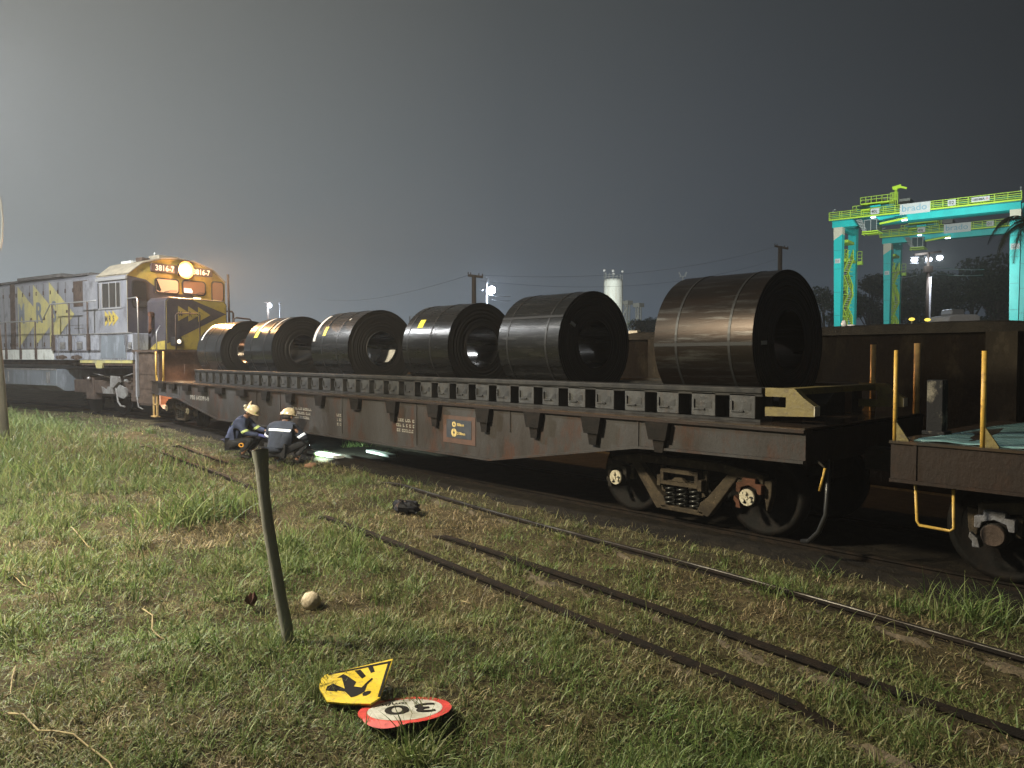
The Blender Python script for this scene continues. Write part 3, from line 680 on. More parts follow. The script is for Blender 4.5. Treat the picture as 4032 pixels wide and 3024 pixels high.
def stake(parent, x, y, z0, z1, m, r=.028, gus=1, gm=None):
    s = MB().tube([(x, y, z0), (x, y, z1)], r, 10).build('stake', m, parent, True)
    if gus: MB().prism([(x+gus*r, z0), (x+gus*.13, z0), (x+gus*r, z0+.17)], 'y', y-.012, y+.012).build('gusset', gm or m, s, True)
stake(WG, -23.55, 6.95, ZD, 2.14, 'yellow'); stake(WG, -22.86, 6.95, ZD, 2.14, 'yellow', gus=-1)
stake(WG, -3.96, 9.74, ZD, 2.12, 'copper', .034, -1); stake(WG, -3.44, 9.74, ZD, 2.13, 'copper', .036, 0)
bogie(WG, -5.11); bogie(WG, -22.45)
b = MB(); b.tube([(-3.42, 7.35, .92), (-3.34, 7.2, .80), (-3.31, 7.12, .62), (-3.31, 7.1, .42), (-3.38, 7.1, .24), (-3.5, 7.15, .12), (-3.62, 7.25, .08)], .024, 10)
b.build('brake_hose', 'hose', WG, True)
MB().tube([(-3.24, 6.92, .905), (-3.29, 6.92, .68)], .013, 8).build('cut_lever', 'yellow', WG, True)
MB().tube([(-3.24, 6.92, .905), (-3.36, 7.0, .96)], .012, 8).build('lever_bracket', 'bogiedark', WG, True)
# step ladder at the far end, lit by the headlamp
b = MB(); b.box(-23.62, -23.55, 6.86, 6.9, .2, .92); b.box(-23.3, -23.23, 6.86, 6.9, .2, .92); b.box(-23.62, -23.23, 6.80, 6.95, .2, .23); b.box(-23.62, -23.23, 6.86, 6.92, .55, .58)
b.build('end_step', 'copper', WG, True)
# markings
Fs = lambda x, z: WM['coil_wagon'].inverted() @ fr((x, YN-.004, z), (1, 0, 0), (0, 0, 1))
M['stencil'] = mat('stencil_white', (.22, .205, .17), .8, 0, (.12, .1, .085), None, 22, lo=.5, hi=.65)
text('PBS 642391-9', .155, 'stencil', WG, Fs(-20.35, .86), 'wagon_number', 1.35, .004, sp=1.15)
def worn(x, z, w, rows, seed):
    rr = random.Random(seed); polys = []
    for k in range(rows):
        u = rr.uniform(0, .12)*w; zz = -k*.085
        while u < w*rr.uniform(.85, 1):
            l = rr.uniform(.03, .055); polys.append([(u, zz), (u+l*.35, zz), (u+l*.35, zz+.05), (u, zz+.05)]); polys.append([(u+l*.35, zz+.0), (u+l, zz), (u+l, zz+.018), (u+l*.35, zz+.018)])
            if rr.random() < .6: polys.append([(u+l*.35, zz+.035), (u+l, zz+.035), (u+l, zz+.05), (u+l*.35, zz+.05)])
            u += l+rr.choice((.012, .014, .014, .05))
    decal(polys, 'stencil', WG, Fs(x, z), 'stencil_text')
worn(-14.3, .90, .82, 3, 1); worn(-10.48, .90, .56, 3, 2); worn(-12.5, .86, .2, 3, 3)
M['plateblue'] = mat('plate_blue', (.028, .033, .042), .5, 0, (.04, .042, .05), None, 10)
M['plateorange'] = mat('plate_surround', (.075, .036, .022), .7, 0, (.055, .03, .02), None, 7, fine=.2)
M['plateyel'] = mat('plate_yellow', (.5, .38, .15), .5)
pl = decal([[(-.09, -.08), (.69, -.08), (.69, .335), (-.09, .335)]], 'plateorange', WG, Fs(-9.09, .745), 'plate_surround')
pb = decal([[(0, 0), (.6, 0), (.6, .275), (0, .275)]], 'plateblue', pl, Fs(-9.09, .745) @ Matrix.Translation((0, 0, .004)), 'load_plate')
def halves(cx, cy, ro, ri, gap):
    out = []
    for s in (-1, 1):
        o = [(cx+s*(gap+ro*math.sin(t)), cy+ro*math.cos(t)) for t in np.linspace(.05, PI-.05, 14)]
        i = [(cx+s*(gap+ri*math.sin(t)), cy+ri*math.cos(t)) for t in np.linspace(PI-.05, .05, 8)]
        p = o+i; out.append(p if s < 0 else p[::-1])
    return out
decal([h for h in halves(.19, .205, .042, .016, .003)+halves(.19, .08, .062, .02, .004)], 'plateyel', pl, Fs(-9.09, .745) @ Matrix.Translation((0, 0, .008)), 'plate_symbol')
text('500mm', .06, 'plateyel', pl, Fs(-8.83, .93) @ Matrix.Translation((0, 0, .009)), 'plate_text', .95, .001)
text('2100mm', .06, 'plateyel', pl, Fs(-8.83, .80) @ Matrix.Translation((0, 0, .009)), 'plate_text', .95, .001)
# ------------------------------------------------------------------ coils
def coil(label, xa, xb, rad, skin, zc, y=8.35, bands=(.22, .78), eye=None, tags=(), bore=.36, seam=0):
    L = xb-xa; cx = (xa+xb)/2
    t = thing('steel_coil', label, 'steel coil', (cx, y, zc), group='steel coils in a row on the wagon')
    b = MB(); b.smooth = True; nn = 96; rr = random.Random(int(-xa*10))
    vs = []; prof = []
    # outer skin ends with one loose lap (a small radial step), plus slightly uneven wrap edges
    for k in range(nn+1):
        a = 2*PI*k/nn+R(seam); r_ = rad-.007*k/nn
        for x in (-L/2, L/2): vs.append((x, -r_*math.cos(a), r_*math.sin(a)))
    b.add(vs, [(2*k, 2*k+1, 2*k+3, 2*k+2) for k in range(nn)])
    b.add([vs[0], vs[1], vs[-1], vs[-2]], [(0, 1, 2, 3)])
    o = b.build('outer_wrap', skin, t, fix=False)
    rings = 26
    for sx in (-1, 1):
        f = MB(); pr = []
        for i in range(rings+1):
            r_ = bore+(rad-.007-bore)*i/rings
            pr.append((r_, sx*(L/2-(.001+.012*rr.random() if 0 < i < rings else 0))))
        f.lathe(pr, (0, 0, 0), 'x', 72); f.build('wound_edge', 'coilface', t, fix=False)
    c = MB(); c.smooth = True; c.lathe([(bore, -L/2), (bore, L/2)], (0, 0, 0), 'x', 48); c.build('bore', skin, t, fix=False)
    for u in bands:
        x = -L/2+u*L; MB().lathe([(rad-.004, -.017), (rad+.004, -.016), (rad+.004, .016), (rad-.004, .017)], (x, 0, 0), 'x', 72).build('strap', 'strap', t, fix=False)
    if eye is not None:
        ca, sa = -math.cos(R(eye)), math.sin(R(eye)); w = Vector((0, sa, -ca)); n_ = Vector((0, ca, sa)); e = MB()
        def slab(p, q_, nrm):
            p = Vector(p); q_ = Vector(q_); h = w*.02; k = Vector(nrm)*.004
            e.add([p-h, p+h, q_+h, q_-h, p-h+k, p+h+k, q_+h+k, q_-h+k], [(0, 1, 2, 3), (7, 6, 5, 4), (0, 4, 5, 1), (1, 5, 6, 2), (2, 6, 7, 3), (3, 7, 4, 0)])
        slab(n_*(rad+.001)+Vector((-L/2, 0, 0)), n_*(rad+.001)+Vector((L/2, 0, 0)), n_)
        slab(n_*rad+Vector((L/2+.001, 0, 0)), n_*bore+Vector((L/2+.001, 0, 0)), (1, 0, 0))
        e.build('eye_strap', 'strap', t)
        k = MB(); p = n_*(rad*.72)+Vector((L/2+.008, 0, 0)); k.box(-.012, .012, -.05, .05, -.022, .022); 
        Mx = fr(p, Vector((1, 0, 0)), n_); k.v = [Mx @ v for v in k.v]; k.build('strap_clip', 'clip', t)
    for (m_, u, ang, w_, h_) in tags:       # u along the length, ang up from the side facing the camera, sizes in metres
        g_ = MB(); k = max(2, int(h_/.06)); vs = []
        for i in range(k+1):
            a = R(ang)+(i/k)*h_/rad
            for x in (-L/2+u*L, -L/2+u*L+w_):
                vs.append((x, -(rad+.004)*math.cos(a), (rad+.004)*math.sin(a)))
        g_.add(vs, [(2*i, 2*i+1, 2*i+3, 2*i+2) for i in range(k)]); o = g_.build('label_tag', m_, t, fix=False)
        sd = o.modifiers.new('t', 'SOLIDIFY'); sd.thickness = .002
    return t
ZC = 2.135
coil('biggest coil, rust tinted, alone at the near end of the wagon', -5.70, -4.36, .84, 'coilrust', ZC+.02, bands=(.24, .78), eye=-3, seam=-38)
coil('dark coil with a black strap slanting across its upper side, second from the near end', -8.72, -7.42, .79, 'coil', ZC+.02, bands=(.16, .80), eye=30, seam=-24)
coil('dark coil with one lone yellow square tag and a big open bore', -11.40, -10.04, .77, 'coil', ZC+.01, tags=(('tagyellow', .27, 26, .16, .17),), bands=(.12, .62), seam=-50)
t3 = coil('coil with a long white paper strip beside a small yellow tag', -14.85, -13.30, .81, 'coil', ZC, tags=(('tagwhite', .03, 12, .1, .72), ('tagyellow', .27, 20, .12, .22), ('tagwhite', .77, 46, .04, .06)), bands=(.3, .7), seam=-60)
coil('bright coil with a yellow tag below a white strip, second from the locomotive', -18.45, -16.84, .82, 'coilblue', ZC, tags=(('tagyellow', .3, 22, .2, .2), ('tagwhite', .33, 40, .12, .5), ('tagwhite', .84, 38, .05, .5)), bands=(.25, .72), seam=-70)
coil('coil glowing orange on top, closest to the locomotive', -21.75, -20.0, .83, 'coilblue', ZC, tags=(('tagwhite', .1, 22, .1, .5),), bands=(.35, .8), seam=-55)
b = MB(); vs = []
for i in range(7):
    a = R(182+i*8)
    for x in (.2, .72): vs.append((x-.1*(i/6), -.356*math.cos(a), .356*math.sin(a)))
b.add(vs, [(2*i, 2*i+1, 2*i+3, 2*i+2) for i in range(6)]); b.build('bore_label', 'tagwhite', t3, fix=False)
# ------------------------------------------------------------------ next wagon (right edge)
W2 = thing('flat_wagon', 'brown flat wagon with yellow stakes cut off by the right edge', 'rail wagon', (2, 8.35, 0))
xa, xb, zt, zb = -2.62, 9.5, 1.215, .895
b = MB()
for ya, yb in ((YN, YN+.03), (YF-.03, YF)):
    b.box(xa, xb, ya, yb, zb, zt-.012)
    b.box(xa, xb, ya-.03 if ya == YN else ya, yb if ya == YN else yb+.03, zb-.028, zb)
b.box(xa, xa+.035, YN+.031, YF-.031, zb, zt-.012)
b.build('side_beam', 'wagon2', W2, True)
MB().box(xa-.01, xb, YN-.02, YF+.02, zt-.011, zt+.012).build('deck', 'deck', W2, True)
b = MB()
for x in (-2.42, -1.55, -.5): b.box(x-.014, x+.014, YN-.012, YN-.001, zb+.002, zt-.014)
b.build('side_rib', 'wagon2', W2, True)
MB().box(xa+.2, xb, 8.1, 8.6, .6, .89).build('centre_sill', 'bogiedark', W2, True)
MB().tube([(xa, 8.35, .86), (xa-.3, 8.35, .86)], .11, 10).build('coupler', 'bogiedark', W2, True)
stake(W2, -2.62, 6.93, zt, 2.02, 'yellow', .017, 1, 'olive'); stake(W2, -1.94, 6.95, zt, 2.01, 'yellow', .020, 1, 'olive')
b = MB(); b.box(-2.6, -2.46, 7.62, 7.76, zt+.012, 1.745); b.box(-2.63, -2.43, 7.59, 7.79, zt+.010, zt+.05); b.build('corner_column', 'peel', W2, True, bevel=.008)
b = MB(); b.tube([(-2.45, 6.95, .87), (-2.43, 6.95, .53), (-2.41, 6.95, .495), (-2.17, 6.95, .485), (-2.14, 6.95, .51), (-2.15, 6.95, .87)], .013, 8); b.build('step_iron', 'yellow', W2, True)
bogie(W2, -1.0, grey=True)
M['turqsheet'] = mat('turquoise_sheet', (.17, .32, .33), .25, 0, (.06, .13, .14), (.3, .42, .42), 2.5, (.6, 2.5, 1), .4, .6, .25, 9, .12, spec=.8)  # glossy pale turquoise surface with streaky tone
b = MB(); vs = []; nx, ny = 60, 14
edge = [onZ(px, py, zt+.02) for px, py in ((3572, 1733), (3720, 1712), (3850, 1690), (4032, 1662))]
for i in range(nx+1):
    x_ = -2.47+5.0*i/nx; yf_ = np.interp(x_, [e_.x for e_ in edge]+[3], [e_.y for e_ in edge]+[9.2])
    for j in range(ny+1):
        v_ = j/ny; vs.append((x_, 6.95+(max(yf_, 7.0)-6.95)*v_, zt+.018+.012*math.sin(x_*7+v_*3)*math.sin(v_*PI)+.006*math.sin(x_*19+v_*9)))
b.smooth = True; b.add(vs, [(i*(ny+1)+j, i*(ny+1)+j+1, (i+1)*(ny+1)+j+1, (i+1)*(ny+1)+j) for i in range(nx) for j in range(ny)])
o = b.build('sheet', 'turqsheet', fix=False); o.modifiers.new('t', 'SOLIDIFY').thickness = .003; tag(o, 'glossy pale turquoise tarpaulin spread on the right wagon deck', 'sheet')
# ------------------------------------------------------------------ locomotive (x forward, y to its far side)
LO = thing('locomotive', 'grey and yellow diesel locomotive with its headlight glaring orange', 'locomotive', (-26.43, 8.57, 0), R(15))
def LF(x, y, z, u=(0, 1, 0), v=(0, 0, 1)): return fr((x, y, z), u, v)
b = MB(); b.box(-17, 1.6, -1.55, 1.55, 1.70, 2.2); b.box(-17, 1.62, -1.8, 1.8, 2.12, 2.2); b.box(-2.9, .26, -1.80, -1.55, 1.70, 1.84)
b.build('frame', 'lbrown', LO)
MB().box(-17, -4.76, -1.83, -1.79, 1.88, 2.25).build('sill_panel', 'lwhite', LO)
b = MB(); b.box(-2.9, .25, -1.835, -1.801, 1.775, 1.865); b.prism([(-1.95, 1.775), (-1.45, 1.775), (-1.52, 1.6), (-1.85, 1.6)], 'y', -1.84, -1.78)
b.build('step_edge', 'lpale', LO)
# low equipment boxes under and behind the cab
b = MB(); b.box(-4.75, .24, -1.80, -1.25, 1.87, 2.74); bx = b.build('battery_box', 'lbox', LO, bevel=.02)
b = MB()
for x in (-4.4, -3.55, -3.3, -2.32, -1.55, -.1): b.box(x-.008, x+.008, -1.808, -1.8, 1.9, 2.72)
b.box(-4.75, .24, -1.83, -1.8, 2.735, 2.765)
for x in (-4.45, -4.1, -3.6, -3.2, -2.6, -2.0, -1.2): b.box(x-.03, x+.03, -1.82, -1.8, 2.66, 2.69)
b.build('box_seam', 'ltruckg', bx)
for (xa, xb_, za, zb_) in ((-4.28, -3.92, 2.25, 2.5), (-3.13, -2.78, 2.24, 2.5), (.02, .21, 2.2, 2.45)):
    b = MB(); b.box(xa, xb_, -1.806, -1.801, za, zb_)
    lv = b.build('louvre', 'black', bx); b = MB()
    for k in range(5):
        z = za+.02+k*(zb_-za-.03)/5; b.prism([(-1.806, z+.03), (-1.835, z), (-1.835, z+.008), (-1.806, z+.042)], 'x', xa, xb_)
    b.build('louvre_slat', 'ltruckg', lv)
b = MB()
for i, (x, w_) in enumerate(((-4.2, .42), (-3.2, .42))):
    rr = random.Random(i+3); pts = [(x+w_*math.cos(t)*rr.uniform(.85, 1.1), 1.965+.085*math.sin(t)*rr.uniform(.7, 1.1)) for t in np.linspace(0, 2*PI, 15)[:-1]]
    b.prism(pts, 'y', -1.805, -1.8005)
b.build('worn_patch', 'lbrown', bx)
MB().prism([(-1.65, 1.93), (-.1, 1.93), (-.25, 2.68), (-1.55, 2.68)], 'y', -1.812, -1.8005).build('box_lid', 'ltank', bx)
# cab
CP = [(-1.8, 2.2), (-1.8, 4.60), (-1.32, 5.0), (-.6, 5.22), (0, 5.27), (.6, 5.22), (1.32, 5.0), (1.8, 4.62), (1.8, 2.2)]
cb = MB().prism(CP, 'x', -1.75, -.012).build('cab', 'lgrey', LO)
b = MB(); n = len(CP)
rp = CP[1:-1]
for (p, q_) in zip(rp[:-1], rp[1:]):
    b.add([(-1.85, p[0], p[1]+.012), (-1.85, q_[0], q_[1]+.012), (.06, q_[0], q_[1]+.012), (.06, p[0], p[1]+.012), (-1.85, p[0], p[1]+.05), (-1.85, q_[0], q_[1]+.05), (.06, q_[0], q_[1]+.05), (.06, p[0], p[1]+.05)],
          [(0, 1, 2, 3), (7, 6, 5, 4), (3, 2, 6, 7), (0, 4, 5, 1)])
b.build('roof', 'lroof', LO)
MB().box(-1.8, .02, -1.86, -1.80, 4.47, 4.56).build('drip_rail', 'silver', cb)
fp = MB().prism(CP, 'x', -.012, 0).build('cab_front', 'lyellow', LO)
decal([[(-1.8, 2.2), (-.8, 2.2), (0, 2.66), (1.8, 3.52), (.44, 4.12), (-.85, 4.1), (-.86, 4.30), (-1.16, 4.5), (-1.8, 4.59)]], 'ldark', fp, LF(0, 0, 0), 'dark_livery')
def rrect(x0, x1, y0, y1, r, n=5):
    p = []
    for cx, cy, a in ((x1-r, y1-r, 0), (x0+r, y1-r, 90), (x0+r, y0+r, 180), (x1-r, y0+r, 270)):
        p += [(cx+r*math.cos(R(a+90*i/n)), cy+r*math.sin(R(a+90*i/n))) for i in range(n+1)]
    return p
def pane(x0, x1, y0, y1, m, nm='windshield'):
    o = decal([rrect(x0-.045, x1+.045, y0-.045, y1+.045, .12)], 'black', fp, LF(.004, 0, 0), nm, .02)
    return decal([rrect(x0, x1, y0, y1, .1)], m, o, LF(.026, 0, 0), 'pane', .004)
pw = pane(-.83, -.04, 4.13, 4.56, 'glasslit'); pane(.15, .97, 4.15, 4.57, 'glassdim')
decal([[(.17, 4.17), (.48, 4.17), (.5, 4.24), (.44, 4.33), (.17, 4.33)]], 'paper', fp, LF(.034, 0, 0), 'paper_sheet')
decal([[(-.83, 4.2), (-.7, 4.14), (-.66, 4.2), (-.8, 4.54), (-.83, 4.54)]], 'glassdark', fp, LF(.032, 0, 0), 'window_shade')
pane(-1.62, -1.18, 3.6, 4.42, 'glassdark', 'front_door'); pane(1.28, 1.7, 3.98, 4.62, 'glassdim', 'front_door')
b = MB(); b.tube([(.03, -.55, 4.14), (.06, -.35, 4.19), (.06, -.12, 4.2)], .012, 6); b.tube([(.03, .6, 4.14), (.06, .75, 4.2), (.06, .95, 4.2)], .012, 6)
b.build('wiper', 'black', fp)
b = MB(); b.tube([(.05, 1.24, 3.82), (.12, 1.24, 3.98), (.12, 1.6, 3.96), (.05, 1.6, 3.8)], .016, 6); b.box(.0, .1, 1.16, 1.8, 3.78, 3.82); b.build('grab_iron', 'lpale', fp)
# number boards and headlight
for y0, y1, s_, m_ in ((-1.02, -.08, .26, 'boardtxt'), (.36, 1.24, .25, 'boardlit')):
    nb = MB().prism(rrect(y0, y1, 4.78, 5.06, .05), 'x', 0, .09).build('number_board', 'board', fp)
    text('3816-7', s_, m_, nb, LF(.094, y0+.12, 4.83), 'board_number', .93, .004)
hb = MB().box(0, .14, -.05, .37, 4.73, 5.13).build('headlight', 'black', fp, bevel=.02)
MB().lathe([(.001, .03), (.10, .025), (.12, .01)], (.145, .16, 4.93), 'x', 20).build('lens', 'lamp_hot', hb)
for r0_, r1_, mt_ in ((.12, .165, 'lamp_bloom'), (.165, .22, 'lamp_bloom_mid'), (.22, .285, 'lamp_bloom_dim')): MB().lathe([(r0_, .01+(r0_-.12)*.2), (r1_, .01+(r1_-.12)*.2)], (.145, .16, 4.93), 'x', 28).build('bloom_ring', mt_, hb, fix=False)  # glowing rings added around the lens to imitate the headlight's bloom
# cab side window, livery
b = MB(); b.box(-1.68, -.06, -1.812, -1.801, 3.56, 4.42); sw = b.build('side_window', 'lgrey', cb)
MB().box(-1.46, -.36, -1.818, -1.8125, 3.60, 4.38).build('pane', 'glassdark', sw)
b = MB()
for x in (-1.62, -1.46, -1.03, -.62, -.36): b.box(x-.014, x+.014, -1.83, -1.8185, 3.57, 4.41)
b.box(-1.68, -.3, -1.83, -1.8185, 3.54, 3.575); b.build('window_frame', 'silver', sw)
MB().box(-1.69, -1.64, -1.84, -1.8125, 3.58, 4.40).build('window_post', 'black', sw)
Sd = lambda x, y, z: LF(x, y, z, (1, 0, 0))
def mrs(x, y, z, w, h, parent, F, step, lets, lm):
    """three stacked triangles pointing forward, one letter each"""
    polys = [[(i*step, -h/2), (i*step+w, 0), (i*step, h/2)] for i in range(3)]
    d = [decal([p], 'lyellow', parent, F @ Matrix.Translation((0, 0, .0015*i)), 'emblem') for i, p in enumerate(polys)]
    for i, ch in enumerate('MRS'):
        text(ch, lets, lm, d[i], F @ Matrix.Translation((i*step+.035*lets, -lets*.36, .0095)), 'emblem_letter', .8, lets*.02)
mrs(0, 0, 0, .36, .52, cb, Sd(-1.34, -1.802, 3.235), .235, .27, 'ldark')
# long hood
hd = MB().prism([(-1.3, 2.2), (-1.3, 4.72), (-1.1, 4.86), (1.1, 4.86), (1.3, 4.72), (1.3, 2.2)], 'x', -17, -1.76).build('long_hood', 'lgrey', LO)
b = MB(); b.prism([(-1.2, 4.86), (-1.05, 4.97), (1.05, 4.97), (1.2, 4.86)], 'x', -17, -3.6); b.box(-8.6, -5.2, -1.25, 1.25, 4.9, 5.02)
b.build('hood_roof', 'lhroof', hd)
b = MB(); b.box(-4.3, -3.35, -1.312, -1.301, 3.76, 4.66); b.box(-9.05, -8.68, -1.32, -1.301, 2.25, 4.8); b.build('intake_grille', 'lbrown', hd)
b = MB(); b.box(-16.9, -1.8, -1.318, -1.301, 2.2, 2.29)
for i in range(26):
    x = -2.2-i*.53
    if not (-4.35 < x < -3.3): b.box(x-.007, x+.007, -1.306, -1.301, 2.3, 4.68)
b.box(-4.3, -1.9, -1.306, -1.301, 2.98, 2.995); b.box(-8.6, -1.9, -1.304, -1.301, 3.10, 3.112); b.build('door_seam', 'ltruck', hd)
b = MB()
for i in range(24):
    x = -2.2-i*.53
    for z in (2.45, 4.35): b.box(x-.02, x+.02, -1.33, -1.301, z-.07, z+.07)
for x, z in ((-5.55, 3.62), (-5.8, 3.45), (-4.75, 3.62), (-6.4, 3.4), (-7.4, 3.4)): b.box(x-.05, x+.05, -1.33, -1.301, z-.05, z+.05)
b.build('door_latch', 'ltruck', hd)
MB().box(-3.3, -1.78, -1.5, -1.301, 2.2, 4.6).build('electrical_cabinet', 'lgrey', hd, bevel=.02)
Hd = lambda x, z, d=0: LF(x, -1.307-d, z, (1, 0, 0))
for i, (xe, top, tip) in enumerate(((-8.45, 4.70, -6.7), (-7.22, 4.70, -5.4), (-6.02, 4.74, -4.25))):
    d = decal([[(xe, 2.32), (tip, 3.5), (xe, top)]], 'lpale', hd, LF(0, -1.307-.0015*i, 0, (1, 0, 0)), 'emblem')
for ch, x in (('M', -8.42), ('R', -7.05), ('S', -5.9)):
    text(ch, 1.05, 'ltank', hd, Hd(x, 3.28, .007), 'emblem_letter', .62 if ch == 'M' else .8, .03)
# nose
nb_ = [(-1.15, 2.2), (-1.15, 3.78), (-1.02, 3.9), (1.02, 3.9), (1.15, 3.78), (1.15, 2.2)]
ns = MB().prism(nb_, 'x', .005, 1.0).build('nose', 'ldark', LO, bevel=.03)
nf = MB().prism([(-1.1, 2.22), (-1.1, 3.76), (-1.0, 3.86), (1.0, 3.86), (1.1, 3.76), (1.1, 2.22)], 'x', 1.002, 1.012).build('nose_front', 'lyellow', ns)
decal([[(-1.1, 2.40), (-.69, 2.60), (1.1, 3.45), (-.2, 3.86), (-1.0, 3.86), (-1.1, 3.76)]], 'ldark', nf, LF(1.013, 0, 0), 'dark_livery')
mrs(0, 0, 0, .46, .5, nf, LF(1.018, -.7, 3.39), .36, .23, 'ldark')
MB().prism([(0.1, 2.22), (.99, 2.22), (.99, 2.5), (.55, 2.46)], 'y', -1.16, -1.151).build('nose_stripe', 'lyellow', ns)
b = MB(); b.tube([(.35, -1.16, 3.35), (.35, -1.28, 3.35)], .09, 10); b.tube([(.35, -1.25, 3.3), (.37, -1.27, 3.0), (.33, -1.26, 2.75), (.42, -1.27, 2.9)], .05, 8); b.build('hose_reel', 'adapter', ns)
b = MB(); b.box(.95, 1.25, -.98, -.72, 2.34, 2.62); dl = b.build('ditch_light', 'black', LO, bevel=.03)
MB().lathe([(.001, .02), (.06, .01), (.07, 0)], (1.255, -.83, 2.47), 'x', 16).build('lens', 'lamp_soft', dl)
MB().box(.72, .9, .05, .22, 3.9, 3.96).build('marker_light', 'lamp_soft', ns)
# front platform, pilot, plow
b = MB(); b.box(1.45, 1.6, -1.75, 1.75, .8, 2.12); b.box(.25, .4, -1.8, -1.3, .75, 1.75); b.box(.42, 1.45, -1.5, 1.5, 1.1, 2.1)
pi_ = b.build('pilot', 'lbrown', LO)
b = MB(); b.box(.4, 1.45, -1.74, -1.7, .5, 2.1)
for z in (.45, .95, 1.4): b.box(.5, 1.4, -1.74, -1.45, z, z+.03)
b.build('step_well', 'lbrown', LO)
b = MB(); b.box(.42, .5, -1.82, -1.75, .72, 2.14); b.build('step_post', 'lgrey', LO)
b = MB(); b.add([(1.62, -1.75, .86), (1.62, 1.75, .86), (1.62, 1.75, .5), (1.62, -1.75, .5), (1.95, -1.85, .38), (1.95, 1.85, .38)], [(0, 1, 2, 3), (3, 2, 5, 4)])
b.box(1.6, 1.65, -1.75, 1.75, .5, .88); b.build('plow', 'plow', LO)
b = MB(); b.box(1.6, 1.95, -.16, .16, .78, 1.05); b.tube([(1.95, 0, .9), (2.25, 0, .9)], .12, 10); b.build('coupler', 'lbrown', LO)
b = MB()
for y in (-1.2, -.9, .9, 1.2): b.tube([(1.6, y, 1.1), (1.75, y, .95), (1.78, y*.97, .7), (1.7, y*.95, .55)], .022, 7)
b.build('air_hose', 'hose', LO)
b = MB(); b.box(1.6, 1.63, -.9, -.2, 1.45, 1.75); b.box(1.6, 1.66, -.5, .8, 1.2, 1.28); b.box(1.6, 1.64, .3, 1.2, 1.5, 1.95); b.build('pilot_bracket', 'lbrown', LO)
# handrails
b = MB(); y = -1.86
b.tube([(-17, y, 3.30), (-5.40, y, 3.28), (-4.80, y, 3.84), (-2.3, y, 3.84), (-1.76, y, 3.85)], .022, 8)
hr = b.build('handrail', 'silver', LO)
b = MB()
for x in (-12.8, -11.6, -10.4, -9.3, -8.2, -7.07, -5.91): b = MB(); b.tube([(x, y, 3.28), (x, y, 1.98)], .026, 8); b.box(x-.05, x+.05, y-.02, y+.03, 1.9, 2.3); b.build('handrail_post', 'ltruck', hr)
for x in (-4.66, -3.51, -2.31): b = MB(); b.tube([(x, y, 3.83), (x, y, 2.3)], .03, 8); b.box(x-.055, x+.055, y-.03, y+.05, 2.2, 2.75); b.build('handrail_post', 'ltruck', hr)
b = MB(); b.tube([(.0, -1.8, 3.84), (.5, -1.8, 3.86), (.56, -1.8, 3.78), (.6, -1.8, 2.2)], .02, 8); b.tube([(1.5, -1.75, 2.2), (1.5, -1.75, 2.75), (1.45, -1.6, 2.95)], .018, 8)
b.build('front_rail', 'silver', LO)
b = MB(); b.tube([(1.5, -1.1, 2.2), (1.5, -1.1, 3.30), (1.5, -1.02, 3.36), (1.5, -.35, 3.38), (1.5, -.25, 3.3), (1.5, -.25, 2.2)], .022, 8)
b.tube([(1.3, 1.2, 2.2), (1.3, 1.2, 3.28), (1.3, 1.3, 3.33), (1.3, 1.85, 3.30), (1.3, 1.95, 3.2), (1.3, 1.95, 2.2)], .03, 8)
b.tube([(.05, 1.85, 3.62), (.05, 2.05, 3.62), (.05, 2.1, 3.56), (.05, 2.1, 2.9)], .035, 8); b.tube([(.05, 1.9, 4.95), (.05, 1.93, 3.2)], .04, 8)
b.build('front_handrail', 'ltruck', LO)
# roof gear
b = MB(); b.box(-1.5, -.9, -1.15, -.75, 5.1, 5.19); b.build('roof_hatch', 'lwhite', LO, bevel=.01)
MB().box(-.95, -.6, -.95, -.6, 5.15, 5.3).build('horn', 'lbrown', LO, bevel=.02)
b = MB(); b.box(-.7, -.1, -.65, .1, 5.24, 5.38); b.build('air_conditioner', 'lroof', LO, bevel=.03)
MB().tube([(-.5, -.55, 5.36), (-.5, -.55, 5.5), (-.45, -.5, 5.44)], [.03, .015, .01], 8).build('antenna', 'lwhite', LO)
b = MB(); b.box(-3.1, -2.6, -.8, -.3, 4.87, 5.1); b.box(-2.5, -2.1, -.6, .2, 4.87, 5.05); b.build('roof_fan', 'lbrown', LO, bevel=.03)
# fuel tank, truck
b = MB(); b.prism([(-1.8, 1.55), (-1.8, .95), (-1.5, .75), (1.5, .75), (1.8, .95), (1.8, 1.55)], 'x', -12.5, -4.6); ft = b.build('fuel_tank', 'ltank', LO, bevel=.02)
b = MB(); b.box(-12.5, -4.6, -1.815, -1.8, 1.5, 1.56)
for x in (-8.2, -5.25, -5.1): b.box(x-.03, x+.03, -1.82, -1.8, 1.05, 1.45)
b.build('tank_strap', 'ltruckg', ft)
tr = MB(); tr.box(-4.3, .2, -1.35, -1.15, .72, 1.18); tr.box(-4.2, .1, -1.1, 1.3, .6, 1.3); tr.box(-3.4, -2.9, -1.4, -1.1, .5, 1.3); tr.box(-.6, -.1, -1.4, -1.1, .5, 1.3)
tr.prism([(-2.15, .98), (-1.35, .98), (-1.3, .72), (-2.0, .72)], 'y', -1.5, -1.3)
tk = tr.build('truck', 'ltruck', LO, bevel=.03)
b = MB(); b.prism([(-2.1, .98), (-1.8, .86), (-1.7, .98), (-1.35, 1.0), (-1.38, .74), (-2.0, .74)], 'y', -1.56, -1.505)
b.prism([(-1.0, 1.05), (-.6, .95), (-.55, .7), (-.75, .6), (-1.05, .65), (-1.2, .9)], 'y', -1.56, -1.505)
b.prism([(-1.42, 1.35), (-1.0, 1.32), (-.95, 1.15), (-1.25, .95), (-1.45, 1.0)], 'y', -1.62, -1.51)
